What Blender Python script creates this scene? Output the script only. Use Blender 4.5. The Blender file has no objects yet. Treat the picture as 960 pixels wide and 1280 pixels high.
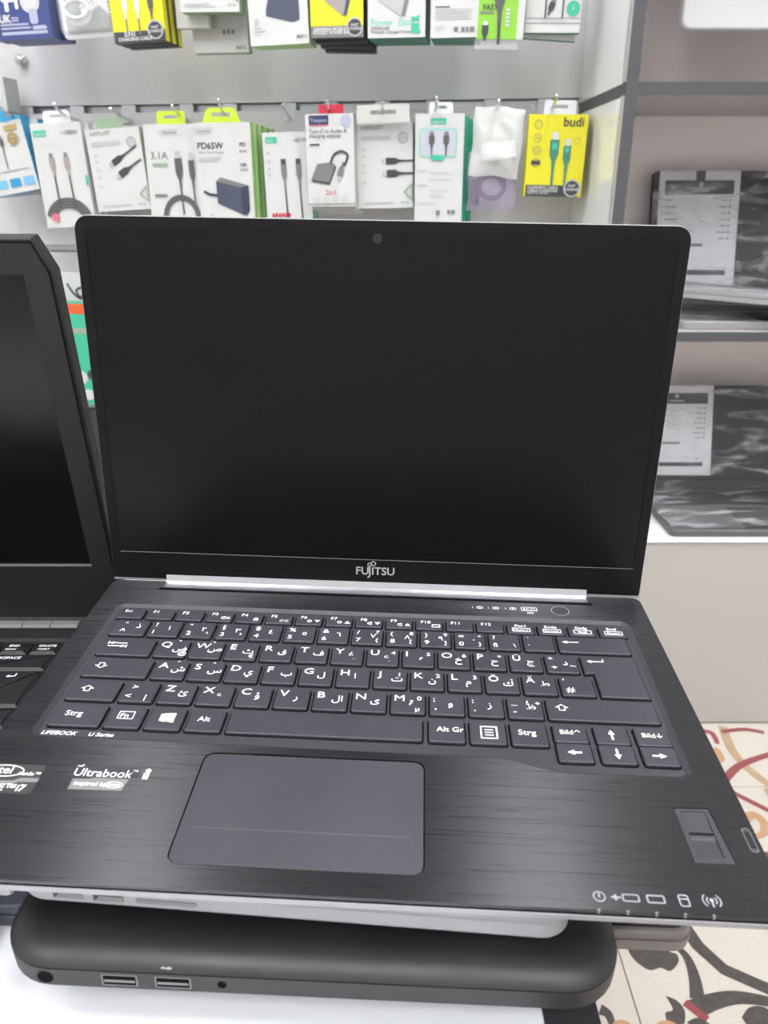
import bpy, math, random
from math import sin, cos, tan, pi, radians as R
from mathutils import Vector, Matrix
from mathutils.geometry import tessellate_polygon

sc = bpy.context.scene
COL = sc.collection
random.seed(7)

# ------------------------------------------------------------------ camera, world, exposure
PITCH = R(22.0)
CAMZ = 0.83
FPX = 985.0
cd = bpy.data.cameras.new('camera')
cd.sensor_fit = 'VERTICAL'
cd.sensor_height = 36.0
cd.lens = FPX / 1280.0 * 36.0
cd.clip_start = 0.01
cd.dof.use_dof = True
cd.dof.focus_distance = 0.46
cd.dof.aperture_fstop = 15.0
cam = bpy.data.objects.new('camera', cd)
COL.objects.link(cam)
cam.location = (0, 0, CAMZ)
cam.rotation_euler = (pi / 2 - PITCH, 0, 0)
sc.camera = cam

w = bpy.data.worlds.new('world')
sc.world = w
w.use_nodes = True
w.node_tree.nodes['Background'].inputs[0].default_value = (0.9, 0.95, 1.0, 1)
w.node_tree.nodes['Background'].inputs[1].default_value = 0.15

sc.view_settings.view_transform = 'Standard'
sc.view_settings.look = 'None'
sc.view_settings.gamma = 1.0
sc.view_settings.use_curve_mapping = False
sc.view_settings.exposure = 0.0
LAMP = 22.0          # radiance of the ceiling panels

# ------------------------------------------------------------------ layout helpers
def ray(px, py):
    u = (px - 480.0) / FPX
    v = (py - 640.0) / FPX
    return Vector((u, cos(PITCH) - v * sin(PITCH), -sin(PITCH) - v * cos(PITCH)))
def on_z(px, py, z):
    d = ray(px, py); s = (z - CAMZ) / d.z
    return Vector((0, 0, CAMZ)) + d * s
def on_y(px, py, y):
    d = ray(px, py); s = y / d.y
    return Vector((0, 0, CAMZ)) + d * s
WA = R(8.0)                                    # the display wall is turned a little from the cabinet
W0 = Vector((0.30, 1.35, 0)); WU = Vector((cos(WA), -sin(WA), 0)); WN = Vector((-sin(WA), -cos(WA), 0))
def on_wall(px, py, d=0.0):
    r = ray(px, py); o = Vector((0, 0, CAMZ))
    s = (W0 + WN * d - o).dot(WN) / r.dot(WN)
    return o + r * s

# ------------------------------------------------------------------ materials
def srgb(r, g, b):
    f = lambda c: (c / 255 / 12.92) if c / 255 <= 0.04045 else ((c / 255 + 0.055) / 1.055) ** 2.4
    return (f(r), f(g), f(b), 1)
MATS = {}
def mat(name, rgb, rough=0.5, metal=0.0, spec=0.5, var=0.0, vscale=60.0, bump=0.0, bscale=300.0, rvar=0.0,
        emit=0.0, alpha=1.0, coat=0.0, stretch=None, trans=0.0):
    m = bpy.data.materials.new(name); m.use_nodes = True
    nt = m.node_tree; b = nt.nodes['Principled BSDF']
    c = srgb(*rgb)
    b.inputs['Base Color'].default_value = c
    b.inputs['Roughness'].default_value = rough
    b.inputs['Metallic'].default_value = metal
    b.inputs['Specular IOR Level'].default_value = spec
    b.inputs['Alpha'].default_value = alpha
    b.inputs['Coat Weight'].default_value = coat
    b.inputs['Transmission Weight'].default_value = trans
    if emit:
        b.inputs['Emission Color'].default_value = c
        b.inputs['Emission Strength'].default_value = emit
    if var or bump or rvar:
        tc = nt.nodes.new('ShaderNodeTexCoord'); mp = nt.nodes.new('ShaderNodeMapping')
        nt.links.new(tc.outputs['Object'], mp.inputs[0])
        if stretch: mp.inputs['Scale'].default_value = stretch
    if var or rvar:
        n = nt.nodes.new('ShaderNodeTexNoise'); n.inputs['Scale'].default_value = vscale
        n.inputs['Detail'].default_value = 5
        nt.links.new(mp.outputs[0], n.inputs['Vector'])
        if var:
            mx = nt.nodes.new('ShaderNodeMix'); mx.data_type = 'RGBA'
            mx.inputs[6].default_value = [max(0, x * (1 - var)) for x in c[:3]] + [1]
            mx.inputs[7].default_value = [min(1, x * (1 + var)) for x in c[:3]] + [1]
            nt.links.new(n.outputs[0], mx.inputs[0]); nt.links.new(mx.outputs[2], b.inputs['Base Color'])
        if rvar:
            mr = nt.nodes.new('ShaderNodeMapRange')
            mr.inputs[1].default_value = 0.3; mr.inputs[2].default_value = 0.7
            mr.inputs[3].default_value = max(0.02, rough - rvar); mr.inputs[4].default_value = min(1, rough + rvar)
            nt.links.new(n.outputs[0], mr.inputs[0]); nt.links.new(mr.outputs[0], b.inputs['Roughness'])
    if bump:
        n2 = nt.nodes.new('ShaderNodeTexNoise'); n2.inputs['Scale'].default_value = bscale; n2.inputs['Detail'].default_value = 4
        nt.links.new(mp.outputs[0], n2.inputs['Vector'])
        bp = nt.nodes.new('ShaderNodeBump'); bp.inputs['Strength'].default_value = bump; bp.inputs['Distance'].default_value = 0.001
        nt.links.new(n2.outputs[0], bp.inputs['Height']); nt.links.new(bp.outputs[0], b.inputs['Normal'])
    MATS[name] = m
    return m
M = MATS
mat('wall', (204, 201, 202), 0.35, var=0.03, vscale=6)
mat('room_wall', (196, 196, 196), 0.6, var=0.04, vscale=3)
mat('ceiling', (235, 235, 232), 0.8, var=0.02, vscale=4)
mat('slot_dark', (83, 83, 83), 0.5)
mat('alu', (185, 187, 188), 0.35, metal=0.8, rvar=0.08, vscale=40)
mat('chrome', (200, 200, 200), 0.18, metal=1.0)
mat('cab_white', (174, 169, 165), 0.35, var=0.02, vscale=5)
mat('cab_gloss', (228, 229, 227), 0.12, coat=0.3, var=0.01, vscale=5)
mat('cab_grey', (240, 231, 229), 0.5, var=0.03, vscale=4)
mat('band', (73, 73, 75), 0.45, var=0.04, vscale=30)
mat('deck', (9, 10, 16), 0.33, spec=0.75, rvar=0.08, vscale=46, var=0.25, stretch=(0.45, 36, 1))
def brushed(m, amt):
    nt = m.node_tree; b = nt.nodes['Principled BSDF']
    c = nt.nodes.new('ShaderNodeCombineXYZ'); c.inputs[1].default_value = 1.0
    v = nt.nodes.new('ShaderNodeVectorTransform'); v.vector_type = 'VECTOR'; v.convert_from = 'OBJECT'; v.convert_to = 'WORLD'
    nt.links.new(c.outputs[0], v.inputs[0]); nt.links.new(v.outputs[0], b.inputs['Tangent']); b.inputs['Anisotropic'].default_value = amt
    b.inputs['Anisotropic Rotation'].default_value = 0.0
brushed(M['deck'], 1.0)
mat('deck_edge', (8, 8, 9), 0.8, spec=0.1)
mat('tray', (54, 54, 58), 0.5, bump=0.05, bscale=900)
mat('key', (55, 55, 61), 0.48, rvar=0.10, vscale=45, bump=0.03, bscale=1200)
mat('legend', (245, 245, 248), 0.6, emit=0.0)
mat('legend_dim', (150, 151, 156), 0.6)
mat('pad', (62, 62, 67), 0.42, rvar=0.10, vscale=25, var=0.10)
mat('silver', (152, 151, 153), 0.42, metal=0.4, rvar=0.05, vscale=20)
mat('hinge', (206, 206, 210), 0.3, metal=0.9, rvar=0.04, vscale=30)
mat('film_base', (91, 89, 90), 0.3)
mat('window_pale', (182, 184, 193), 0.3)
mat('blister_card', (180, 189, 182), 0.4)
mat('latch', (92, 92, 96), 0.5)
mat('silver_dull', (148, 147, 148), 0.45, metal=0.25, var=0.03, vscale=20)
mat('port_dark', (52, 51, 52), 0.6)
mat('port_grey', (122, 119, 119), 0.6)
mat('bezel', (14, 14, 15), 0.5, spec=0.2, rvar=0.08, vscale=12)
mat('screen', (5, 5, 6), 0.3, spec=0.27, var=0.1, vscale=5)
mat('screen_l', (9, 9, 10), 0.22, spec=0.3, rvar=0.03, vscale=5)
mat('bezel_l', (36, 35, 36), 0.55, spec=0.35, rvar=0.05, vscale=20)
mat('key_l', (26, 26, 28), 0.5)
mat('black_lid', (22, 22, 25), 0.42, spec=0.7, rvar=0.06, vscale=30, bump=0.02, bscale=800)
mat('black_side', (36, 35, 36), 0.55)
mat('grey_side', (112, 106, 103), 0.5)
mat('dark_top', (34, 31, 31), 0.5)
mat('blue_dark', (64, 68, 78), 0.45)
mat('table', (240, 241, 244), 0.22, coat=0.2)
mat('table_frame', (50, 49, 52), 0.5)
mat('white_card', (196, 196, 193), 0.45)
mat('white_plastic', (211, 211, 211), 0.3)
mat('grey_card', (189, 188, 182), 0.5)
mat('sage', (139, 159, 134), 0.5)
mat('green', (163, 195, 127), 0.45)
mat('lime', (188, 213, 52), 0.45)
mat('grass', (132, 189, 56), 0.45)
mat('teal', (61, 173, 141), 0.45)
mat('teal_dark', (64, 123, 104), 0.5)
mat('teal_pale', (132, 196, 177), 0.45)
mat('yellow', (213, 205, 34), 0.4)
mat('ink', (58, 58, 60), 0.5)
mat('ink_grey', (113, 113, 113), 0.5)
mat('ink_pale', (173, 173, 172), 0.5)
mat('cable', (84, 82, 81), 0.5)
mat('navy', (57, 70, 122), 0.4)
mat('navy_ink', (45, 50, 86), 0.4)
mat('slate', (68, 73, 91), 0.4)
mat('slate_dark', (50, 54, 70), 0.4)
mat('lilac', (164, 168, 189), 0.4)
mat('blue', (50, 141, 182), 0.4)
mat('sky_blue', (113, 173, 205), 0.4)
mat('gold', (173, 152, 98), 0.4)
mat('red', (182, 38, 59), 0.45)
mat('pink', (200, 106, 123), 0.5)
mat('orange', (209, 91, 45), 0.45)
mat('bronze', (155, 145, 139), 0.4)
mat('clear', (250, 250, 250), 0.12, alpha=0.22)
mat('milky', (244, 246, 240), 0.2, alpha=0.34, bump=0.8, bscale=60)
mat('purple_bag', (176, 164, 190), 0.2, alpha=0.42, bump=0.8, bscale=60)
mat('film', (235, 235, 238), 0.08, alpha=0.16, bump=1.0, bscale=28, stretch=(0.35, 1, 1.6))
def fold_glints(m):  # opacity noise paints the whitish highlight streaks of the wrinkled film
    nt = m.node_tree; b = nt.nodes['Principled BSDF']
    tc = nt.nodes.new('ShaderNodeTexCoord'); mp = nt.nodes.new('ShaderNodeMapping'); n = nt.nodes.new('ShaderNodeTexNoise'); r = nt.nodes.new('ShaderNodeMapRange')
    mp.inputs['Scale'].default_value = (7, 30, 30); mp.inputs['Rotation'].default_value = (0, R(-18), R(10))
    n.inputs['Scale'].default_value = 1.6; n.inputs['Detail'].default_value = 6; n.inputs['Distortion'].default_value = 0.6
    r.inputs[1].default_value = 0.5; r.inputs[2].default_value = 0.78; r.inputs[3].default_value = 0.07; r.inputs[4].default_value = 0.62
    nt.links.new(tc.outputs['Object'], mp.inputs[0]); nt.links.new(mp.outputs[0], n.inputs['Vector']); nt.links.new(n.outputs[0], r.inputs[0]); nt.links.new(r.outputs[0], b.inputs['Alpha'])
fold_glints(M['film'])
mat('paper', (209, 207, 211), 0.5)
mat('tile', (196, 188, 177), 0.3, var=0.13, vscale=230)
mat('grout', (150, 146, 136), 0.8)
mat('mot_black', (77, 73, 70), 0.35, var=0.5, vscale=110)
mat('mot_red', (139, 72, 75), 0.35, var=0.15, vscale=80)
mat('mot_tan', (173, 148, 118), 0.35, var=0.15, vscale=60)
mat('mot_orange', (180, 141, 109), 0.35, var=0.15, vscale=60)
m = mat('lamp', (249, 251, 255), 0.5, emit=LAMP)
mat('lamp_frame', (240, 240, 240), 0.4)

# ------------------------------------------------------------------ mesh builder (local units are millimetres)
_tc = {}
def text_mesh(s, bold=0.0):
    k = (s, bold)
    if k not in _tc:
        c = bpy.data.curves.new('t', 'FONT'); c.body = s; c.size = 1.0; c.resolution_u = 3; c.offset = bold
        o = bpy.data.objects.new('t', c)
        me = o.to_mesh()
        vs = [v.co.copy() for v in me.vertices]; fs = [tuple(p.vertices) for p in me.polygons]
        o.to_mesh_clear(); bpy.data.objects.remove(o); bpy.data.curves.remove(c)
        _tc[k] = (vs, fs)
    return _tc[k]

def rrect(x0, y0, x1, y1, r=0.0, n=4):
    if r <= 0: return [(x0, y0), (x1, y0), (x1, y1), (x0, y1)]
    out = []
    for cx, cy, a0 in ((x1 - r, y0 + r, -90), (x1 - r, y1 - r, 0), (x0 + r, y1 - r, 90), (x0 + r, y0 + r, 180)):
        for i in range(n + 1):
            a = R(a0 + 90.0 * i / n); out.append((cx + r * cos(a), cy + r * sin(a)))
    return out
def circ(cx, cy, r, n=20, ry=None):
    ry = r if ry is None else ry
    return [(cx + r * cos(2 * pi * i / n), cy + ry * sin(2 * pi * i / n)) for i in range(n)]
def inset(o, d):
    n = len(o); out = []
    for i in range(n):
        a = Vector(o[i - 1]); b = Vector(o[i]); c = Vector(o[(i + 1) % n])
        e1 = (b - a); e2 = (c - b)
        if e1.length < 1e-7: e1 = e2
        if e2.length < 1e-7: e2 = e1
        n1 = Vector((-e1.y, e1.x)).normalized(); n2 = Vector((-e2.y, e2.x)).normalized()
        k = n1 + n2
        if k.length < 1e-6: k = n1
        k.normalize(); m_ = max(0.5, k.dot(n1))
        p = b + k * (d / m_); out.append((p.x, p.y))
    return out

class MB:
    def __init__(s): s.v = []; s.f = []; s.m = []; s.T = Matrix.Identity(4)
    def vt(s, p): s.v.append(s.T @ Vector(p)); return len(s.v) - 1
    def face(s, ids, mi=0): s.f.append(tuple(ids)); s.m.append(mi)
    def poly(s, pts, mi=0): s.face([s.vt(p) for p in pts], mi); return s
    def loft(s, rings, cap=(True, True), mi=0, close=True, mtop=None):
        ids = [[s.vt(p) for p in r] for r in rings]; n = len(rings[0])
        for a, b in zip(ids, ids[1:]):
            for i in range(n if close else n - 1):
                j = (i + 1) % n; s.face((a[i], a[j], b[j], b[i]), mi)
        if cap[0]: s.face(ids[0][::-1], mi)
        if cap[1]: s.face(ids[-1], mi if mtop is None else mtop)
        return s
    def prism(s, o, z0, z1, bev=0.0, mi=0, mtop=None):
        rings = [[(x, y, z0) for x, y in o]]
        if bev > 0:
            rings.append([(x, y, z1 - bev) for x, y in o]); rings.append([(x, y, z1) for x, y in inset(o, bev)])
        else: rings.append([(x, y, z1) for x, y in o])
        return s.loft(rings, mi=mi, mtop=mtop)
    def box(s, a, b, mi=0, bev=0.0):
        x0, y0, z0 = a; x1, y1, z1 = b
        return s.prism([(x0, y0), (x1, y0), (x1, y1), (x0, y1)], z0, z1, bev, mi)
    def plate(s, outer, holes, z0, z1, mi=0):
        loops = [outer] + holes
        for z, flip in ((z1, False), (z0, True)):
            ids = []
            for L in loops: ids += [s.vt((x, y, z)) for x, y in L]
            for t in tessellate_polygon([[Vector((x, y, 0)) for x, y in L] for L in loops]):
                a, b, c = (s.v[ids[i]] for i in t)
                up = (b - a).cross(c - a).z > 0
                t = t if up != flip else t[::-1]
                s.face([ids[i] for i in t], mi)
        for k, L in enumerate(loops):
            n = len(L); a = [s.vt((x, y, z0)) for x, y in L]; b = [s.vt((x, y, z1)) for x, y in L]
            area = sum(L[i - 1][0] * L[i][1] - L[i][0] * L[i - 1][1] for i in range(n))
            for i in range(n):
                j = (i + 1) % n; q = (a[i], a[j], b[j], b[i])
                if (area < 0) != (k > 0): q = q[::-1]
                s.face(q, mi)
        return s
    def flat(s, pts, z=0.0, mi=0):          # possibly concave flat polygon
        ids = [s.vt((x, y, z)) for x, y in pts]
        for t in tessellate_polygon([[Vector((x, y, 0)) for x, y in pts]]):
            a, b, c = (Vector((pts[i][0], pts[i][1], 0)) for i in t)
            s.face([ids[i] for i in (t if (b - a).cross(c - a).z > 0 else t[::-1])], mi)
        return s
    def ring(s, o, wd, z=0.0, mi=0):
        i_ = inset(o, wd); n = len(o)
        a = [s.vt((x, y, z)) for x, y in o]; b = [s.vt((x, y, z)) for x, y in i_]
        for k in range(n): j = (k + 1) % n; s.face((a[k], a[j], b[j], b[k]), mi)
        return s
    def ribbon(s, pts, wd, z=0.0, mi=0, wd2=None):
        n = len(pts); L = []; Rr = []
        for i, p in enumerate(pts):
            a = Vector(pts[max(0, i - 1)]); b = Vector(pts[min(n - 1, i + 1)]); d = (b - a).normalized()
            ww = wd if wd2 is None else wd + (wd2 - wd) * i / (n - 1)
            nn = Vector((-d.y, d.x)) * ww / 2
            L.append(s.vt((p[0] + nn.x, p[1] + nn.y, z))); Rr.append(s.vt((p[0] - nn.x, p[1] - nn.y, z)))
        for i in range(n - 1): s.face((Rr[i], Rr[i + 1], L[i + 1], L[i]), mi)
        return s
    def text(s, t, x, y, size, z=0.0, al='l', bold=0.0, it=0.0, xs=1.0, mi=0, rot=0.0):
        vs, fs = text_mesh(t, bold)
        if not vs: return s
        x0 = min(v.x for v in vs); x1 = max(v.x for v in vs)
        ox = {'l': x0, 'c': (x0 + x1) / 2, 'r': x1}[al]
        c_, s_ = cos(rot), sin(rot); base = len(s.v)
        for v in vs:
            px = (v.x - ox + it * v.y) * size * xs; py = v.y * size
            s.vt((x + px * c_ - py * s_, y + px * s_ + py * c_, z))
        for f in fs: s.face([base + i for i in f], mi)
        return s
    def tube(s, pts, r, n=8, mi=0, r2=None):
        rings = []; N = len(pts); P = [Vector(p) for p in pts]; prev = None
        for i in range(N):
            d = (P[min(N - 1, i + 1)] - P[max(0, i - 1)]).normalized()
            if prev is None:
                up = Vector((0, 0, 1)) if abs(d.z) < 0.9 else Vector((1, 0, 0)); u = d.cross(up).normalized()
            else:
                u = (prev - d * prev.dot(d)).normalized()
            prev = u; v = d.cross(u); rr = r if r2 is None else r + (r2 - r) * i / (N - 1)
            rings.append([tuple(P[i] + (u * cos(2 * pi * k / n) + v * sin(2 * pi * k / n)) * rr) for k in range(n)])
        return s.loft(rings, mi=mi)
    def build(s, name, mats, parent=None, off=(0, 0, 0), smooth=True, k=0.001, loc=None, rot=None):
        me = bpy.data.meshes.new(name); o_ = Vector(off)
        me.from_pydata([tuple((v - o_) * k) for v in s.v], [], s.f)
        if isinstance(mats, str): mats = [mats]
        for m_ in mats: me.materials.append(M[m_])
        if len(mats) > 1: me.polygons.foreach_set('material_index', s.m)
        if smooth:
            me.polygons.foreach_set('use_smooth', [True] * len(me.polygons)); me.set_sharp_from_angle(angle=R(28))
        me.update()
        ob = bpy.data.objects.new(name, me); COL.objects.link(ob)
        if parent: ob.parent = parent
        if loc is not None: ob.location = loc
        if rot is not None: ob.rotation_euler = rot
        return ob

def tag(o, label=None, cat=None, group=None, kind=None):
    if label: o['label'] = label
    if cat: o['category'] = cat
    if group: o['group'] = group
    if kind: o['kind'] = kind
    return o
def empty(name, loc, rot=(0, 0, 0), label=None, cat=None, group=None):
    o = bpy.data.objects.new(name, None); o.empty_display_size = 0.02; COL.objects.link(o)
    o.location = loc; o.rotation_euler = rot
    return tag(o, label, cat, group)
def copy_tree(o, parent=None):
    c = o.copy(); COL.objects.link(c); c.parent = parent
    for ch in list(o.children): copy_tree(ch, c)
    return c

# ------------------------------------------------------------------ the room
TSZ = 0.40; TX0 = 0.277; TY0 = 0.948
XL, XR, YB, YF, ZC = -2.4, 2.2, -2.2, 1.75, 2.7
fl = MB().box((XL * 1000, YB * 1000, -60), (XR * 1000, YF * 1000, -2.5)).build('floor', 'grout'); tag(fl, kind='structure')
TILES = {}
tm = MB().prism(rrect(0.8, 0.8, TSZ * 1000 - 0.8, TSZ * 1000 - 0.8), -2.5, 0, 0.5).build('tile', 'tile', fl)
first = True
for i in range(-7, 5):
    for j in range(-8, 3):
        x = TX0 + i * TSZ; y = TY0 + j * TSZ
        if x < XL - 0.01 or x + TSZ > XR + 0.02 or y < YB - 0.02 or y + TSZ > YF + 0.02: continue
        t = tm if first else tm.copy()
        if not first: COL.objects.link(t); t.parent = fl
        first = False; t.location = (x, y, 0); TILES[(i, j)] = t
def box_struct(name, a, b, m_):
    o = MB().box([c * 1000 for c in a], [c * 1000 for c in b]).build(name, m_); return tag(o, kind='structure')
box_struct('ceiling', (XL, YB, ZC), (XR, YF, ZC + 0.06), 'ceiling')
box_struct('wall_left', (XL - 0.06, YB, 0), (XL, YF, ZC), 'room_wall')
box_struct('wall_right', (XR, YB, 0), (XR + 0.06, YF, ZC), 'room_wall')
box_struct('wall_front', (XL, YB - 0.06, 0), (XR, YB, ZC), 'room_wall')
box_struct('wall_rear', (XL, YF, 0), (XR, YF + 0.06, ZC), 'room_wall')

# ceiling lamps of the shop
for i, (x, y) in enumerate([(x_, y_) for y_ in (-1.5, 0.25) for x_ in (-1.85, -0.72, 0.43, 1.55)]):
    r = empty('ceiling_lamp', (x, y, ZC - 0.02), label='long flat white LED panel on the shop ceiling', cat='lamp', group='LED panels of the ceiling')
    MB().plate(rrect(-160, -610, 160, 610), [rrect(-145, -595, 145, 595)], 0, 20).build('lamp_frame', 'lamp_frame', r)
    MB().box((-145, -595, 6), (145, 595, 14)).build('diffuser', 'lamp', r)

# motifs of the floor tiles (inlaid print), drawn on the tiles they lie on
def fpt(px, py): p = on_z(px, py, 0.0); return (p.x * 1000, p.y * 1000)
def smooth_pts(pts, k=6):
    P = [Vector(p) for p in pts]; out = []
    for i in range(len(P) - 1):
        p0 = P[max(0, i - 1)]; p1 = P[i]; p2 = P[i + 1]; p3 = P[min(len(P) - 1, i + 2)]
        for j in range(k):
            t = j / k
            out.append(tuple(0.5 * ((2 * p1) + (p2 - p0) * t + (2 * p0 - 5 * p1 + 4 * p2 - p3) * t * t + (3 * p1 - p0 - 3 * p2 + p3) * t ** 3)))
    out.append(tuple(P[-1])); return out
def motif(name, m_, tile, fn):
    t = TILES[tile]; b = MB(); fn(b)
    b.build(name, m_, t, off=(t.location.x * 1000, t.location.y * 1000, 0))
_mz = [0.3]
def stem(tile, m_, pix, w1, w2=None, sm=True):
    pts = [fpt(*p) for p in pix]
    if sm: pts = smooth_pts(pts)
    _mz[0] += 0.02
    motif('tile_motif', m_, tile, lambda b: b.ribbon(pts, w1, _mz[0], wd2=w2))
def blob(tile, m_, pix, sm=True):
    pts = [fpt(*p) for p in pix]
    if sm: pts = smooth_pts(pts + [pts[0]], 4)[:-1]
    _mz[0] += 0.02
    motif('tile_motif', m_, tile, lambda b: b.flat(pts, _mz[0]))
NT = (0, -1)          # tile next to the table; FT = tile further back
FT = (0, 0)
stem(NT, 'mot_black', [(850, 1150), (872, 1182), (905, 1212), (962, 1237), (1010, 1250)], 17, 15, False)
stem(NT, 'mot_black', [(838, 1176), (858, 1196), (868, 1222), (872, 1250)], 6, 17)
stem(NT, 'mot_black', [(868, 1262), (892, 1252), (922, 1247), (960, 1252), (1000, 1262)], 22, 10)
blob(NT, 'mot_black', [(783, 1176), (786, 1190), (796, 1203), (812, 1213), (826, 1210), (838, 1214), (848, 1203), (846, 1193), (838, 1190), (832, 1180), (818, 1176), (800, 1172)])
stem(NT, 'mot_red', [(856, 1253), (884, 1275)], 10, 10, False)
blob(NT, 'mot_black', [(832, 1245), (846, 1251), (856, 1264), (855, 1280), (845, 1284), (834, 1277), (832, 1266), (841, 1262)])
blob(NT, 'mot_black', [(927, 1272), (936, 1260), (950, 1258), (962, 1264), (970, 1280), (955, 1290), (938, 1286)])
stem(NT, 'mot_black', [(862, 1282), (874, 1277), (886, 1284)], 8, 8)
stem((-1, -1), 'mot_black', [(750, 1262), (760, 1268), (766, 1284)], 14, 6)
blob((-1, -1), 'mot_orange', [(764, 1284), (768, 1277), (778, 1275), (788, 1280), (790, 1290), (775, 1294)])
blob(NT, 'mot_orange', [(818, 1284), (824, 1277), (836, 1276), (846, 1282), (840, 1294), (822, 1294)])
stem(FT, 'mot_tan', [(903, 908), (914, 936), (932, 958), (962, 982), (990, 1000)], 15, 13)
stem(FT, 'mot_red', [(900, 982), (918, 962), (936, 952), (966, 942)], 14, 10)
stem(FT, 'mot_red', [(878, 914), (890, 917), (897, 930)], 12, 7)
blob(FT, 'mot_orange', [(893, 934), (900, 938), (906, 948), (902, 954), (894, 953), (888, 944)])
stem(FT, 'mot_red', [(902, 915), (930, 912), (955, 916)], 9, 9)
stem(NT, 'mot_red', [(910, 988), (934, 1000), (970, 1018)], 9, 9)
stem(NT, 'mot_orange', [(930, 1024), (942, 1019), (954, 1028), (955, 1041), (945, 1046)], 16, 9)
stem(NT, 'mot_red', [(952, 1075), (960, 1070), (975, 1078)], 14, 14)
stem(NT, 'mot_tan', [(958, 986), (966, 1000), (972, 1016)], 10, 10)

# the same inlaid pattern on the neighbouring tiles
def repeat_motifs(src, cells):
    for c in cells:
        if c not in TILES: continue
        for ch in list(TILES[src].children):
            m_ = ch.copy(); COL.objects.link(m_); m_.parent = TILES[c]
_n, _f = list(TILES[NT].children), list(TILES[FT].children)
repeat_motifs(NT, [(i, j) for i in (-4, -3, -2, 1, 2, 3) for j in (-1, -3)] + [(i, -3) for i in (-1, 0)])
repeat_motifs(FT, [(i, j) for i in (-4, -3, -2, -1, 1, 2, 3) for j in (0, -2)] + [(0, -2)])

# ------------------------------------------------------------------ display wall: upper and lower panel with a slot rail between
wr = (0, 0, -WA)
WLEN = 2.2
def wall_box(mb, s0, s1, d0, d1, z0, z1, mi=0):     # s along the wall from its right end, d towards the room
    mb.box((s0 * 1000, -d1 * 1000, z0 * 1000), (s1 * 1000, -d0 * 1000, z1 * 1000), mi)
    return mb
ZS = CAMZ + 0.1357
wall = MB(); wall_box(wall, -WLEN, 0.0, -0.03, -0.022, 0.0, ZC); wall = wall.build('wall_back', 'slot_dark', loc=W0, rot=wr); tag(wall, kind='structure')
zs = [0.0, ZS - 0.44 - 0.012, ZS - 0.22 - 0.012, ZS - 0.012, ZS + 0.2, ZS + 0.42, ZS + 0.64, 2.68]
for a, b in zip(zs, zs[1:]):
    p = MB(); wall_box(p, -WLEN, 0.0, -0.022, 0.0, a + (0.012 if a > 0 else 0), b); p.build('wall_panel', 'wall', wall)
for z in zs[1:-1]:
    p = MB(); wall_box(p, -WLEN, 0.0, -0.02, -0.014, z + 0.0015, z + 0.0105); p.build('slot_rail', 'alu', wall)
# round stand-off screw on the upper panel
p = on_wall(29, 76, 0.0)
r = empty('standoff_screw', p, wr, 'round chrome stand-off screw fixed to the bare wall panel', 'screw')
b = MB(); b.T = Matrix.Rotation(pi / 2, 4, 'X'); b.prism(circ(0, 0, 9, 24), 0, 12, 1.5); b.build('barrel', 'chrome', r)
b = MB(); b.T = Matrix.Rotation(pi / 2, 4, 'X'); b.loft([[(x, y, 12) for x, y in circ(0, 0, 6.5, 20)], [(x, y, 14.5) for x, y in circ(0, 0, 4.5, 20)], [(x, y, 15.5) for x, y in circ(0, 0, 1.5, 20)]]); b.build('cap', 'chrome', r)

# ------------------------------------------------------------------ shelving cabinet on the right
CY = 1.10
cabx0 = 0.2994
cab = empty('shelving_cabinet', (cabx0, CY, 0), label='grey and white shelving cabinet with dark edge bands beside the accessory wall', cat='cabinet')
CW, CD = 1000.0, 290.0
def cbox(name, x0, x1, y0, y1, z0, z1, m_):
    return MB().box((x0, y0, z0), (x1, y1, z1), 0, 0.4).build(name, m_, cab)
zr = lambda z: (CAMZ + z) * 1000
S1 = (zr(0.1133), zr(0.128)); S2 = (zr(-0.190), zr(-0.1768)); LT = zr(-0.4866)
cbox('side_panel', 0, 14, 1, 330, 0, S1[0], 'cab_gloss')
cbox('side_panel', 0, 14, 1, 330, S1[1], 1900, 'cab_gloss')
cbox('edge_band', -0.6, 14.6, 0.0, 255, S1[0], S1[1], 'band')
cbox('edge_band', -0.4, 14.4, -1.2, 1, 0, 1900, 'band')
cbox('trim_strip', -2.2, 0, 1, 14, 0, S1[0] - 0.2, 'cab_white')
cbox('trim_strip', -2.2, 0, 1, 14, S1[1] + 0.2, 1900, 'cab_white')
cbox('back_panel', 14, CW, CD, CD + 8, LT, 1900, 'cab_grey')
for z0, z1 in (S1, S2, (zr(0.40), zr(0.414))):
    cbox('shelf', 14, CW, 1, CD, z0, z1, 'cab_white')
    cbox('edge_band', 14.5, CW, -1.2, 1, z0, z1, 'band')
cbox('cabinet_top', 14, CW, -3, CD, LT - 7, LT, 'cab_gloss')
cbox('cabinet_front', 15, CW, 0, 18, 4, LT - 9, 'cab_white')
cbox('plinth', 15, CW, 20, CD, 0, LT - 8, 'band')
cbox('side_panel', CW, CW + 14, 0, CD, 0, 1900, 'cab_gloss')

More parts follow.
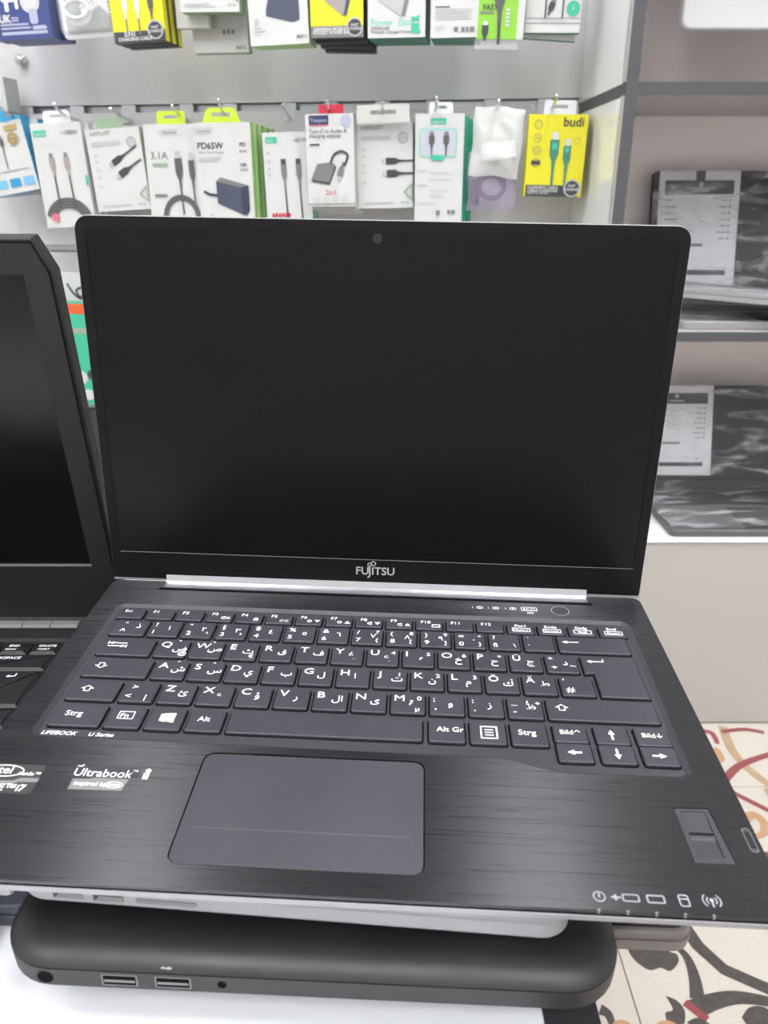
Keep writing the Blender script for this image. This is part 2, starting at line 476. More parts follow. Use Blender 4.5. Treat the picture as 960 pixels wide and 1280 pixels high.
# wrapped open laptops on the shelves
def wrapped(z, y_hinge, x0, wdt, depth, lid_h, lean, label, tag_w, tag_x, clip, rz=0.0):
    r = empty('wrapped_laptop', (x0, y_hinge, z), (0, 0, rz), label, 'laptop')
    MB().prism(rrect(0, -depth, wdt, 0, 8), 0.6, 11, 1).build('base', 'silver_dull' if clip else 'film_base', r)
    MB().prism(rrect(18, -depth * 0.42, wdt - 18, -14, 3), 11, 11.8).build('keyboard', 'key_l', r)
    MB().prism(rrect(wdt / 2 - 50, -depth + 8, wdt / 2 + 50, -depth * 0.5, 3), 11, 11.5).build('touchpad', 'port_dark', r)
    T = Matrix.Translation((0, 0, 11)) @ Matrix.Rotation(pi / 2 - lean, 4, 'X')
    b = MB(); b.T = T; b.prism(rrect(0, 0, wdt, lid_h, 9), -6, 0, 0.8); ld = b.build('lid', 'bezel_l', r)
    b = MB(); b.T = T; b.prism(rrect(9, 14, wdt - 9, lid_h - 9, 1), 0, 0.5); b.build('screen', 'screen_l', ld)
    th = lid_h * 0.86
    tx, ty = tag_x, lid_h - th - 1
    b = MB(); b.T = T; b.prism(rrect(tx, ty, tx + tag_w, ty + th), 1.0, 1.5); tg = b.build('spec_sheet', 'paper', r)
    b = MB(); b.T = T
    b.flat(rrect(tx + 9, ty + th * 0.80, tx + tag_w - 9, ty + th * 0.92), 1.62)
    if clip: b.flat([(tx + tag_w * .45, ty + th), (tx + tag_w * .45, ty + th * .9), (tx + tag_w * .56, ty + th * .9), (tx + tag_w * .57, ty + th)], 1.63)
    b.flat(rrect(tx + 40, ty + th * 0.10, tx + tag_w - 14, ty + th * 0.145), 1.62)
    b.build('printed_band', 'ink', tg)
    b = MB(); b.T = T
    b.flat(circ(tx + tag_w * 0.52, ty + th * 0.885, 3.6, 16), 1.7)
    b.flat(rrect(tx + tag_w * .42, ty + th * .825, tx + tag_w * .62, ty + th * .84), 1.7)
    b.build('printed_logo', 'ink_pale', tg)
    b = MB(); b.T = T
    for k in range(7):
        yy = ty + th * (0.745 - 0.055 * k)
        b.flat(rrect(tx + 11, yy, tx + 22 + (k * 7) % 11, yy + 1.8), 1.6)
        b.flat(rrect(tx + tag_w - 26 - (k * 5) % 9, yy, tx + tag_w - 18, yy + 1.6), 1.6)
        b.flat(circ(tx + tag_w - 14, yy + 0.9, 1.8, 8), 1.6)
    b.flat(rrect(tx + tag_w * .34, ty + th * .35, tx + tag_w * .58, ty + th * .375), 1.6)
    b.build('printed_lines', 'ink_grey', tg)
    # crumpled wrapping film hung over lid and base
    b = MB(); rnd = random.Random(int(z * 1000)); NX, NY = 34, 34; ids = []
    for iy in range(NY + 1):
        row = []
        for ix in range(NX + 1):
            fx = ix / NX; fy = iy / NY
            amp = 2.6 * (0.4 + abs(sin(fx * 9 + fy * 14)))
            dz = 2.6 + amp * rnd.random() + 2.2 * sin(fx * 17 + fy * 31 + 3 * sin(fx * 6))
            if fy < 0.5:
                q = Vector((wdt * fx, -depth * (1 - fy * 2) * 0.99 - 0.5, 12.0 + abs(dz)))
            else:
                q = T @ Vector((wdt * fx, (fy - 0.5) * 2 * (lid_h + 2), 2.4 + abs(dz)))
            row.append(b.vt(q))
        ids.append(row)
    for iy in range(NY):
        for ix in range(NX): b.face((ids[iy][ix], ids[iy][ix + 1], ids[iy + 1][ix + 1], ids[iy + 1][ix]))
    f = b.build('wrapping_film', 'film', r); f['label'] = 'clear wrinkled plastic film over the laptop'
    return r
wrapped(S2[1] / 1000, 1.312, 0.424, 330, 190, 205, R(13), 'wrapped open laptop with black clip on its spec sheet, on the middle cabinet shelf', 126, 11, True, R(-2))
wrapped(LT / 1000, 1.285, 0.438, 335, 183, 178, R(16), 'wrapped dark open laptop with white spec sheet, on the low white cabinet top', 130, -3, False)
# a second closed laptop lying across the base on the middle shelf
r = empty('wrapped_closed_laptop', (0.50, 1.185, S2[1] / 1000 + 0.036), (R(-2), R(3), R(-20)), 'thin grey closed laptop in film, lying askew on the middle shelf', 'laptop')
MB().prism(rrect(-110, -70, 140, 60, 9), 0, 7, 1.2).build('base', 'silver_dull', r)
MB().prism(rrect(-110, -70, 140, 60, 9), 7.6, 14, 1.2).build('lid', 'silver_dull', r)
b = MB(); b.loft([[(x, y, 14.8 + 1.5 * abs(sin(x * .11 + y * .07))) for x, y in rrect(-112, -72, 142, 62, 9)], [(x, y, 15.5 + 1.2 * abs(sin(x * .2))) for x, y in rrect(-60, -35, 90, 30, 9)]], cap=(False, True)); b.build('wrapping_film', 'film', r)

# white rounded panel on a foot, upper shelf
pc = on_y(850, 37, CY + 0.12)
r = empty('white_monitor', (pc.x + 0.16, CY + 0.13, S1[1] / 1000), label='white round-cornered display on a foot, on the upper cabinet shelf', cat='monitor')
zb = (pc.z * 1000 - S1[1])
b = MB(); b.T = Matrix.Translation((0, 0, zb)) @ Matrix.Rotation(pi / 2, 4, 'X'); b.prism(rrect(-160, 0, 160, 190, 13, 6), 0, 14, 2); b.build('panel', 'white_plastic', r)
b = MB(); b.prism(circ(0, 25, 60, 32, 40), 0.6, 5, 1.5); b.build('foot', 'silver', r)
b = MB(); b.tube([(0, 30, 4), (0, 24, 40), (0, 12, zb + 40)], 12, 12); b.build('neck', 'silver', r)
# ------------------------------------------------------------------ accessories on the display wall
class Pk:
    """a hanging package: front face in the local x/z plane, origin at the middle of its bottom edge"""
    def __init__(s, name, label, L, Rr, T, B, d, dep, front, side, roll=0.0, group=None, cat='box', yaw=0.0, lean=0.0, bottom=None):
        mx = (L + Rr) / 2; my = (T + B) / 2
        pb = on_wall(mx, B, d); pt = on_wall(mx, T, d)
        s.h = (pt.z - pb.z) * 1000
        s.w = (on_wall(Rr, my, d) - on_wall(L, my, d)).length * 1000
        s.dep = dep; s.d = d; s.side = side; s.front = front
        s.root = empty(name, pb, (lean, R(roll), -WA + R(yaw)), label, cat, group)
        # centre of rotation at mid-height keeps the face where it was measured
        off = Vector((0, 0, s.h / 2000)); s.root.location = pb + off - s.root.rotation_euler.to_matrix() @ off
        s.face = Matrix.Rotation(pi / 2, 4, 'X')       # (x, y, z) -> (x, -z, y)
        b = MB(); h2 = s.w / 2
        x0, x1, z1 = -h2, h2, s.h
        vs = [b.vt(p) for p in ((x0, 0, 0), (x1, 0, 0), (x1, 0, z1), (x0, 0, z1), (x0, dep, 0), (x1, dep, 0), (x1, dep, z1), (x0, dep, z1))]
        b.face((vs[0], vs[1], vs[2], vs[3]), 0)
        for q in ((1, 5, 6, 2), (5, 4, 7, 6), (4, 0, 3, 7), (3, 2, 6, 7), (4, 5, 1, 0)): b.face([vs[i] for i in q], 2 if q[0] == 4 and q[1] == 5 else 1)
        s.body = b.build('carton', [front, side, bottom or side], s.root, smooth=False)
        s.zz = 0.4
    def X(s, u): return (u - 0.5) * s.w
    def Y(s, v): return v * s.h
    def new(s): b = MB(); b.T = s.face; s.zz += 0.12; return b
    def add(s, name, m_, fn):
        b = s.new(); fn(b, s.zz); return b.build(name, m_, s.root, smooth=False)
    def rect(s, m_, u0, v0, u1, v1, r=0.0, name='printed_block'):
        return s.add(name, m_, lambda b, z: b.flat(rrect(s.X(u0), s.Y(v0), s.X(u1), s.Y(v1), r), z))
    def txt(s, m_, items, name='printed_text'):
        def fn(b, z):
            for it in items:
                t, u, v, sz = it[:4]; al = it[4] if len(it) > 4 else 'l'; bd = it[5] if len(it) > 5 else 0.0
                b.text(t, s.X(u), s.Y(v), sz, z, al, bd)
        return s.add(name, m_, fn)
    def disc(s, m_, u, v, r, name='printed_disc'):
        return s.add(name, m_, lambda b, z: b.flat(circ(s.X(u), s.Y(v), r, 24), z))
    def rings(s, m_, items, name='printed_rings'):
        for u, v, r, wd in items: s.add('printed_ring', m_, lambda b, z: b.ring(circ(s.X(u), s.Y(v), r, 24), wd, z)); s.zz -= .12
    def lines(s, m_, items, name='printed_lines'):     # little rules of unreadable small print
        for u0, u1, v, t in items: s.add('printed_line', m_, lambda b, z: b.flat(rrect(s.X(u0), s.Y(v), s.X(u1), s.Y(v) + t), z)); s.zz -= .12
    def plug(s, m_body, m_tip, u, v, wd, ln, ang=0.0, tail=None, m_cab='ink', tipw=0.7, name='printed_plug'):
        """a printed connector: tip up at (u, v), tapered neck, cable down to tail"""
        T = Matrix.Translation((s.X(u), s.Y(v), 0)) @ Matrix.Rotation(ang, 4, 'Z')
        def pl(pts): return [tuple((T @ Vector((x, y, 0))).xy) for x, y in pts]
        s.add(name, m_tip, lambda b, z: b.flat(pl(rrect(-wd * tipw / 2, -ln * .22, wd * tipw / 2, 0)), z))
        s.add(name, m_body, lambda b, z: b.flat(pl([(-wd / 2, -ln * .2), (-wd / 2, -ln * .6), (-wd * .2, -ln * .8), (-wd * .16, -ln), (wd * .16, -ln), (wd * .2, -ln * .8), (wd / 2, -ln * .6), (wd / 2, -ln * .2)]), z))
        if tail is not None:
            s.add('printed_cable', m_cab, lambda b, z: b.ribbon(pl([(0, -ln * .95), (0, -ln - tail)]), wd * .26, z))
    def tab(s, m_, u0, u1, hgt, r=5.0, slot=True, y=1.0, u=0.5, name='hang_tab', taper=0.0):
        b = MB(); b.T = s.face
        a, c = s.X(u0), s.X(u1); t = s.h + hgt
        o = [(a, s.h - 2), (c, s.h - 2)] + rrect(a + taper, s.h, c - taper, t, r)[2 * 0 + 5:15]
        cx = (a + c) / 2
        holes = [rrect(cx - (c - a) * .24, s.h + hgt * .42, cx + (c - a) * .24, s.h + hgt * .68, 1.2, 2)] if slot else []
        b.plate(o, holes, -y - 0.6, -y)
        return b.build(name, m_, s.root, smooth=False)
    def behind(s, n, name, label, cat, group, dx=1.5, dz=-1.0, front=None, gap=1.0, droll=0.6):
        """n plain cartons of the same size hanging behind on the same hook"""
        for k in range(n):
            b = empty(name, (0, 0, 0), s.root.rotation_euler, label, cat, group)
            off = Vector(((k + 1) * dx, (k + 1) * (s.dep + gap), (k + 1) * dz)) * 0.001
            b.location = s.root.location + s.root.rotation_euler.to_matrix() @ off
            b.rotation_euler.y += R(droll * (k + 1))
            c = s.body.copy(); COL.objects.link(c); c.parent = b
            if front: c.data = c.data.copy(); c.data.materials[0] = M[front]

HOOKS = []
def hook(px, py, d0=0.115, label=None, double=False):
    """chrome wire hook in the slot rail; its tip shows at px, py"""
    tip = on_wall(px, py, d0)
    foot = on_wall(px + (480 - px) / 480 * 32, py, 0.0)
    sx = tip.z - (ZS); dv = tip - foot; dv.z = 0; d0 = dv.length
    r = empty('display_hook', (foot.x, foot.y, ZS), (0, 0, math.atan2(dv.x, -dv.y)), label, 'hook', 'wire hooks of the display wall')
    MB().box((-11, -1.5, -28), (11, 1.0, -1), 0, 0.3).build('hook_plate', 'alu', r)
    zt = sx * 1000
    b = MB(); pts = [(0, 0, -22), (0, -18, -23), (0, -d0 * 700, -23), (0, -d0 * 860, -22 + (zt + 22) * .2), (0, -d0 * 950, -22 + (zt + 22) * .6), (0, -d0 * 1000, zt)]
    b.tube([tuple(p) for p in pts], 2.0, 8); b.build('hook_wire', 'chrome', r)
    b = MB(); b.T = Matrix.Translation((0, -d0 * 1000, zt)); b.loft([[(x, y, -2) for x, y in circ(0, 0, 1.2, 8)], [(x, y, 0) for x, y in circ(0, 0, 2.3, 8)], [(x, y, 1.8) for x, y in circ(0, 0, 1.2, 8)]]); b.build('hook_tip', 'chrome', r)
    return r

D = 0.10
# --- lower row
p = Pk('cable_box', 'white and blue cable box with gold seal, hanging tilted in the lower row', -26, 46, 150, 243, D, 26, 'white_card', 'blue', -9)
p.rect('blue', 0, 0.955, 1, 1.0)
for k in range(4): p.rect('sky_blue' if k % 2 else 'blue', 0.03 + .245 * k, 0.08, 0.22 + .245 * k, 0.2, 1)
p.lines('ink_grey', [(0.1, 0.92, 0.3, 1.0)])
p.plug('cable', 'ink_grey', 0.42, 0.80, 6.5, 20, R(-2), 28, 'cable'); p.plug('cable', 'ink_grey', 0.58, 0.78, 6.5, 20, R(-2), 28, 'cable')
p.rect('gold', 0.68, 0.83, 0.9, 0.9); p.disc('gold', 0.79, 0.72, 9.5); p.rings('ink', [(0.79, 0.72, 7, 0.8)]); p.txt('ink', [('Top', 0.79, 0.7, 6, 'c')])
p.txt('blue', [('Boc', 0.72, 0.935, 7)])
p.behind(1, 'cable_box', 'blue cable box hanging behind the tilted gold-seal box', 'box', None, dx=6, dz=-2, droll=4)
p.tab('blue', 0.3, 0.75, 16, 5)
hook(0, 133, 0.165, 'chrome wire hook holding the blue and white cable box')
p = Pk('carton_box', 'plain white carton with grey side, above the gold-seal cable box', -40, 10, 96, 139, 0.07, 40, 'white_card', 'grey_card', 0)
p.lines('ink_pale', [(0.5, 0.8, 0.3, 2)])

p = Pk('cable_box', 'white 100W cable box with two plugs over a coiled grey cable', 57, 119, 153, 284, D, 14, 'white_card', 'white_card', -2)
p.rect('teal', 0.04, 0.875, 0.3, 0.935, 1.0); p.txt('white_card', [('usams', 0.065, 0.888, 7.5)])
p.txt('ink', [('~100W', 0.93, 0.885, 9, 'r')])
p.txt('ink_pale', [('1   4   3   7', 0.2, 0.78, 7)])
for u in (0.32, 0.62): p.plug('bronze', 'ink_grey', u, 0.72, 9.5, 34, R(2), 48, 'ink', 0.6)
for k in range(4):
    p.add('printed_coil', 'cable', lambda b, z, k=k: b.ribbon([(p.X(0.5) + (40 - 4.2 * k) * cos(R(a)) * .95, p.Y(0.06) + (34 - 4.2 * k) * sin(R(a))) for a in range(15, 166, 10)], 3.4, z))
p.add('printed_flower', 'pink', lambda b, z: [b.flat(circ(p.X(.22) + 4 * cos(a), p.Y(.10) + 4 * sin(a), 3.2, 8), z + .02 * i) for i, a in enumerate((0, 1.26, 2.5, 3.77, 5.0))])
p.rect('teal', 0.955, 0.4, 1.0, 0.5, 0, 'printed_mark')
p.tab('white_plastic', 0.28, 0.82, 17, 6)
p.behind(2, 'cable_box', 'teal-edged cable box hanging behind the 100W cable box', 'box', 'boxes behind the 100W cable box', dx=4)
hook(68, 130, 0.165, 'chrome wire hook holding the 100W cable box')

def sleeve(L, Rr, T, B, roll, label, hook_label, hx, hy, tabm, ang, d=D):
    p = Pk('cable_box', label, L, Rr, T, B, d, 20, 'white_card', 'grey_card', roll)
    p.txt('ink_grey', [('AIRPLUST', 0.08, 0.925, 8)])
    p.rect('ink_pale', 0.09, 0.80, 0.62, 0.85, 1); p.disc('ink_pale', 0.83, 0.82, 8); p.rings('ink_grey', [(0.83, 0.82, 7.5, 0.7)])
    p.lines('ink_pale', [(0.1, 0.16, v, 2.5) for v in (.68, .6, .5, .41, .3)] + [(0.12, 0.65, 0.055, 2.0)])
    p.plug('ink', 'ink_pale', 0.44 if ang == 90 else 0.36, 0.555, 9.5, 34, R(ang), 22, 'ink', .7)
    p.plug('ink', 'ink_pale', 0.46, 0.41, 10.5, 32, R(ang), 18, 'ink', .6)
    x, y = p.X(0.99), p.Y(.19)
    p.add('printed_triangle', 'sage', lambda b, z: b.ring([(x - 14, y), (x, y - 13), (x, y + 13)], 2.4, z))
    p.txt('ink_grey', [('XF-36', 0.78, 0.05, 5)])
    hook(hx, hy, 0.165, hook_label)
    return p
p = sleeve(120, 187, 160, 263, -3.5, 'pale cable box with slanting dark plugs and triangle mark, on a sage tab', 'chrome wire hook in front of the sage green tab', 138, 136, 'sage', 118)
p.tab('sage', 0.22, 0.72, 16, 2, False)
p.behind(1, 'cable_box', 'sage cable box hanging behind the slanting-plug box', 'box', None, dx=3)

p = Pk('cable_box', 'white 3.1A cable box with grey coiled cable, under a lime tab', 190, 254, 155, 280, D, 22, 'white_card', 'green', 0)
p.txt('ink_grey', [('3.1A', 0.1, 0.66, 15, 'l', .01)]); p.rect('sage', 0.12, 0.58, 0.42, 0.62)
p.add('printed_frame', 'ink_pale', lambda b, z: b.ring(rrect(p.X(.33), p.Y(.89), p.X(.75), p.Y(.95), 3), .6, z)); p.txt('ink_grey', [('DENMEN', 0.38, 0.905, 5.5)])
p.plug('cable', 'ink_pale', 0.62, 0.74, 12, 52, R(2), 40, 'cable'); p.plug('cable', 'ink_pale', 0.87, 0.72, 9.5, 52, R(2), 40, 'cable')
p.add('printed_coil', 'cable', lambda b, z: b.ribbon([(p.X(0.62) + 27 * cos(R(a)), p.Y(0.06) + 31 * sin(R(a))) for a in range(0, 181, 12)], 8, z))
p.lines('ink_grey', [(0.12, 0.36, .28, 4)])
p.tab('lime', 0.28, 0.82, 18, 4); hook(215, 132, 0.165, 'chrome wire hook in front of the square lime tab')
p.behind(1, 'cable_box', 'lime-tabbed cable box hanging behind the 3.1A box', 'box', None, dx=2)
p = Pk('charger_box', 'white PD65W charger box with a printed slate charger', 251, 320, 153, 280, D + .004, 16, 'white_card', 'green', 0)
p.txt('ink', [('PD65W', 0.04, 0.75, 12.5, 'l', .02)]); p.txt('ink_grey', [('Super Fast Charging', 0.05, 0.705, 5)])
p.lines('ink_pale', [(0.05, 0.45, .66, 1.2), (0.05, 0.45, .64, 1.2), (0.05, 0.4, .62, 1.2)])
p.add('printed_frame', 'ink_pale', lambda b, z: b.ring(rrect(p.X(.0), p.Y(.89), p.X(.36), p.Y(.95), 3), .6, z)); p.txt('ink_grey', [('DENMEN', 0.05, 0.905, 5.5)])
p.txt('ink', [('PD', 0.8, 0.77, 8, 'l', .02), ('65W', 0.79, 0.71, 6), ('USB', 0.79, 0.58, 6, 'l', .02), ('65W', 0.79, 0.53, 6)])
p.add('printed_charger', 'slate', lambda b, z: b.flat([(p.X(.33), p.Y(.43)), (p.X(.78), p.Y(.37)), (p.X(.78), p.Y(.10)), (p.X(.34), p.Y(.21))], z))
p.add('printed_charger', 'slate_dark', lambda b, z: b.flat([(p.X(.78), p.Y(.37)), (p.X(.92), p.Y(.39)), (p.X(.92), p.Y(.14)), (p.X(.86), p.Y(.09)), (p.X(.78), p.Y(.10))], z))
p.add('printed_charger', 'ink_grey', lambda b, z: b.flat([(p.X(.33), p.Y(.43)), (p.X(.42), p.Y(.47)), (p.X(.92), p.Y(.39)), (p.X(.78), p.Y(.37))], z))
p.add('printed_cable', 'slate_dark', lambda b, z: b.ribbon([(p.X(.1), p.Y(.33)), (p.X(.2), p.Y(.30)), (p.X(.34), p.Y(.29))], 4, z))
p.txt('ink_grey', [('A', 0.2, 0.08, 6)])
p.tab('lime', 0.14, 0.85, 20, 9, True, taper=6); hook(273, 125, 0.165, 'chrome wire hook in front of the rounded lime tab')
p.behind(4, 'charger_box', 'green-sided charger box hanging behind the PD65W box', 'box', 'boxes behind the PD65W box', dx=3.2, droll=0.2, front='green', gap=.4)

p = Pk('cable_box', 'white 60W cable box with two dark plugs beside the green-sided boxes', 333, 391, 165, 274, D, 14, 'white_card', 'teal', -1)
p.rect('teal', 0.07, 0.88, 0.31, 0.95, 1); p.txt('white_card', [('usa', 0.1, 0.895, 7)])
p.txt('ink_grey', [('~60W', 0.95, 0.885, 9, 'r')])
p.lines('ink_pale', [(0.08, 0.14, v, 4) for v in (.75, .66, .57, .5)])
for u in (0.42, 0.74): p.plug('ink_grey', 'ink', u, 0.70, 8.5, 38, R(2), 60, 'ink', .9)
p.lines('red', [(.12 + .07 * k, .175 + .07 * k, .03 + .004 * (k % 2), 5) for k in range(6)])
p.behind(1, 'cable_box', 'teal-sided cable box hanging behind the 60W cable box', 'box', None, dx=2)
hook(353, 131, 0.165, 'chrome wire hook holding the 60W cable box')

p = Pk('adapter_box', 'white adapter box with navy badge, red tab and printed audio adapter', 385, 444, 142, 258, D + .018, 18, 'white_card', 'white_card', -.5)
p.rect('navy_ink', 0.07, 0.885, 0.48, 0.985); p.txt('lilac', [('Tranyoo', 0.10, 0.915, 7, 'l', .01)]); p.rect('pink', 0.07, 0.872, 0.48, 0.885)
p.disc('lilac', 0.84, 0.92, 8)
p.txt('ink', [('Type-C to Audio &', 0.07, 0.80, 7.2), ('charging adapter', 0.07, 0.75, 7.2)]); p.rect('ink', 0.07, 0.665, 0.28, 0.685)
p.add('printed_adapter', 'ink_grey', lambda b, z: b.flat([(p.X(.08), p.Y(.30)), (p.X(.22), p.Y(.47)), (p.X(.52), p.Y(.485)), (p.X(.6), p.Y(.455)), (p.X(.46), p.Y(.265))], z))
p.add('printed_adapter', 'ink', lambda b, z: b.flat([(p.X(.08), p.Y(.30)), (p.X(.46), p.Y(.265)), (p.X(.47), p.Y(.24)), (p.X(.1), p.Y(.275))], z))
p.add('printed_adapter', 'ink', lambda b, z: b.flat([(p.X(.6), p.Y(.455)), (p.X(.46), p.Y(.265)), (p.X(.47), p.Y(.24)), (p.X(.62), p.Y(.43))], z))
p.add('printed_cable', 'ink', lambda b, z: b.ribbon(smooth_pts([(p.X(.5), p.Y(.47)), (p.X(.58), p.Y(.565)), (p.X(.74), p.Y(.60)), (p.X(.86), p.Y(.565)), (p.X(.84), p.Y(.50)), (p.X(.78), p.Y(.44))]), 3.4, z))
p.plug('ink_grey', 'ink_pale', 0.66, 0.29, 8, 26, R(162), None, 'ink', .6)
p.txt('red', [('2in1', 0.38, 0.13, 10)])
p.rings('ink_pale', [(u, 0.075, 3.2, 1.0) for u in (.2, .38, .58, .76)])
p.rect('ink', 0.0, 0.022, 1.0, 0.03)
p.tab('red', 0.28, 0.8, 12, 1, False); hook(409, 126, 0.165, 'chrome wire hook in front of the red tab')
p.behind(2, 'adapter_box', 'white adapter box hanging behind the red-tabbed box', 'box', 'boxes behind the adapter box', dx=1.5, dz=-6)

p = sleeve(446, 516, 153, 260, -1.2, 'pale cable box with level dark plugs and tall header card', 'chrome wire hook through the pale header card', 478, 128, None, 90)
p.tab('grey_card', 0.06, 0.97, 22, 3, True, y=-18)
p.behind(1, 'cable_box', 'pale cable box hanging behind the level-plug box', 'box', None, dx=2, dz=-3)

p = Pk('cable_box', 'white cable box with teal side and a clear window showing two plugs', 517, 577, 142, 278, D + .01, 22, 'white_card', 'teal', 0)
p.rect('teal', 0.31, 0.905, 0.63, 0.96, 0); p.txt('white_card', [('usams', 0.33, 0.915, 7)])
p.rect('window_pale', 0.1, 0.62, 0.84, 0.86, 5, 'window'); p.add('window_frame', 'teal_pale', lambda b, z: b.ring(rrect(p.X(.08), p.Y(.61), p.X(.86), p.Y(.87), 5), 2, z))
for u in (0.34, 0.64): p.plug('cable', 'ink_grey', u, 0.84, 8.5, 24, 0, 8, 'cable')
p.rect('teal', 0.33, 0.58, 0.6, 0.63)
p.lines('ink_pale', [(0.06, 0.25, .485, 1.6), (0.3, 0.72, .465, 1), (0.06, 0.25, .35, 1.6), (0.3, 0.72, .4, 1), (0.3, 0.72, .3, 1), (0.3, 0.6, .25, 1), (0.06, .5, .18, 1)])
p.rect('ink_grey', 0.46, 0.07, 0.54, 0.115); p.lines('ink_grey', [(0.7, 0.76, .085, 5), (0.78, 0.86, .085, 5)])
p.tab('white_plastic', 0.27, 0.76, 15, 4); hook(546, 122, 0.165, 'chrome wire hook holding the teal-sided window box')
p.behind(3, 'cable_box', 'teal cable box hanging behind the clear-window box', 'box', 'boxes behind the clear-window box', dx=3.4, dz=-1.5, droll=.4, front='teal', gap=.4)

def bag(name, label, L, Rr, T, B, d, m_, roll, seed, taper=0.0):
    pb = on_wall((L + Rr) / 2, B, d); pt = on_wall((L + Rr) / 2, T, d)
    hh = (pt.z - pb.z) * 1000; ww = (on_wall(Rr, (T + B) / 2, d) - on_wall(L, (T + B) / 2, d)).length * 1000
    r = empty(name, pb, (0, R(roll), -WA), label, 'bag')
    off = Vector((0, 0, hh / 2000)); r.location = pb + off - r.rotation_euler.to_matrix() @ off
    rnd = random.Random(seed); ph = [rnd.random() * 6 for _ in range(6)]
    for side, nm in ((-1, 'front_sheet'), (1, 'back_sheet')):
        b = MB(); ids = []; NX, NY = 20, 28
        for iy in range(NY + 1):
            row = []
            for ix in range(NX + 1):
                fx = ix / NX; fy = iy / NY
                edge = min(fx, 1 - fx, fy * .8, (1 - fy) * .5) * 2
                puff = 11 * max(0, min(1, edge * 2.2)) ** .6
                wr_ = 2.2 * sin(7 * fx + 9 * fy + ph[0]) + 1.6 * sin(15 * fx - 8 * fy + ph[1]) + 1.0 * sin(23 * fy + 11 * fx + ph[2]) + rnd.random() * 1.0
                xx = (fx - .5) * (ww - taper * fy) + 1.2 * sin(9 * fy + ph[3])
                row.append(b.vt((xx, side * (puff + 0.6 * wr_ * min(1, edge * 4)), fy * hh + 1.5 * sin(8 * fx + ph[4]))))
            ids.append(row)
        for iy in range(NY):
            for ix in range(NX):
                q = (ids[iy][ix], ids[iy][ix + 1], ids[iy + 1][ix + 1], ids[iy + 1][ix]); b.face(q if side < 0 else q[::-1])
        b.build(nm, m_, r)
    return r, ww, hh
r, ww, hh = bag('plastic_bag', 'milky plastic bag holding a white plug adapter and looped cable', 588, 650, 134, 221, D + .02, 'milky', 4, 3)
b = MB(); b.T = Matrix.Translation((4, -2, hh * .38)) @ Matrix.Rotation(R(-11), 4, 'Y'); b.box((-24, -7, -11), (24, 7, 11), 0, 2); b.build('plug_adapter', 'white_plastic', r)
b = MB(); b.tube([(10 + 16 * cos(R(a)), -2, hh * .62 + 18 * sin(R(a))) for a in range(-30, 200, 12)], 2.0, 8); b.build('cable_loop', 'white_plastic', r)
hook(624, 126, 0.165, 'chrome wire hook holding the plastic bags')
r, ww, hh = bag('plastic_bag', 'purple-tinted plastic bag below the milky bag, with a coiled dark cable', 582, 643, 190, 263, D + .0, 'purple_bag', -1, 9)
b = MB(); b.tube([((14 + .1 * a / 10) * cos(R(a)), 0, hh * .42 + (12 + .1 * a / 10) * sin(R(a))) for a in range(0, 900, 15)], 1.8, 6); b.build('cable_coil', 'slate', r)
b = MB(); b.box((-30, -2, 8), (-18, 3, 44), 0, 2); b.build('plug', 'ink', r)

p = Pk('cable_box', 'yellow cable box with black foot strip and two green plugs', 654, 727, 143, 246, D + .01, 26, 'yellow', 'yellow', 1.0)
p.rect('ink', 0.03, 0.0, 0.93, 0.145); p.txt('white_card', [('CHARGING CABLE', 0.06, 0.10, 5.2, 'l', .02), ('CABLE CHARGING', 0.06, 0.06, 5.2, 'l', .02), ('USB A TO MICRO', 0.06, 0.03, 4)])
p.txt('ink', [('budi', 0.93, 0.86, 17, 'r', .015)])
p.rings('ink_grey', [(0.17, v, 5.6, 0.8) for v in (.88, .72, .57, .42)] + [(.84, .69, 4.6, .5)])
p.txt('ink_grey', [('3A', 0.17, .705, 5, 'c'), ('/', 0.17, .865, 6, 'c'), ('OTG', 0.17, .555, 4, 'c')]); p.rect('ink', 0.09, 0.395, 0.25, 0.445, 1)
p.plug('teal_dark', 'white_card', 0.47, 0.79, 13, 48, 0, 24, 'teal_dark'); p.plug('teal_dark', 'white_card', 0.69, 0.71, 10.5, 44, 0, 20, 'teal_dark')
p.rect('teal', 0.425, .58, .515, .66); p.rect('teal', .66, .545, .72, .615)
p.disc('ink_pale', .83, .11, 12); p.disc('ink', .83, .11, 10); p.txt('white_card', [('FAST', .83, .125, 5, 'c', .02), ('CHARGE', .83, .08, 5, 'c', .02)])
p.tab('white_plastic', .24, .78, 18, 4); hook(696, 120, 0.165, 'chrome wire hook holding the yellow black-footed cable box')
p.behind(1, 'cable_box', 'yellow cable box hanging behind the green-plug box', 'box', None, dx=-2, dz=1)

# --- upper row (their tops reach above the picture)
D2 = 0.13
p = Pk('plug_box', 'navy blue box with a printed white three-pin plug', -8, 66, -85, 49, D2, 30, 'navy', 'navy', -1.5)
p.txt('white_card', [('UK', 0.13, 0.17, 13, 'l', .05)]); p.lines('lilac', [(.34, .46, .2, 2), (.34, .46, .175, 2), (.14, .62, .135, 2.5), (.14, .65, .10, 2.5), (.14, .93, .045, 4)])
p.rect('lilac', .68, .085, .93, .125, 3)
p.disc('white_card', .7, .36, 15); p.rings('lilac', [(.7, .36, 12, 1)]); p.rect('lilac', .66, .14, .8, .29, 4)
p.rect('white_plastic', .2, .36, .52, .6, 6); p.rect('white_plastic', .26, .27, .33, .4, 2); p.rect('white_plastic', .44, .29, .5, .4, 2)
p.tab('navy', .3, .7, 14, 3)
p.behind(1, 'plug_box', 'navy box hanging behind the three-pin plug box', 'box', None, dx=4, dz=1)

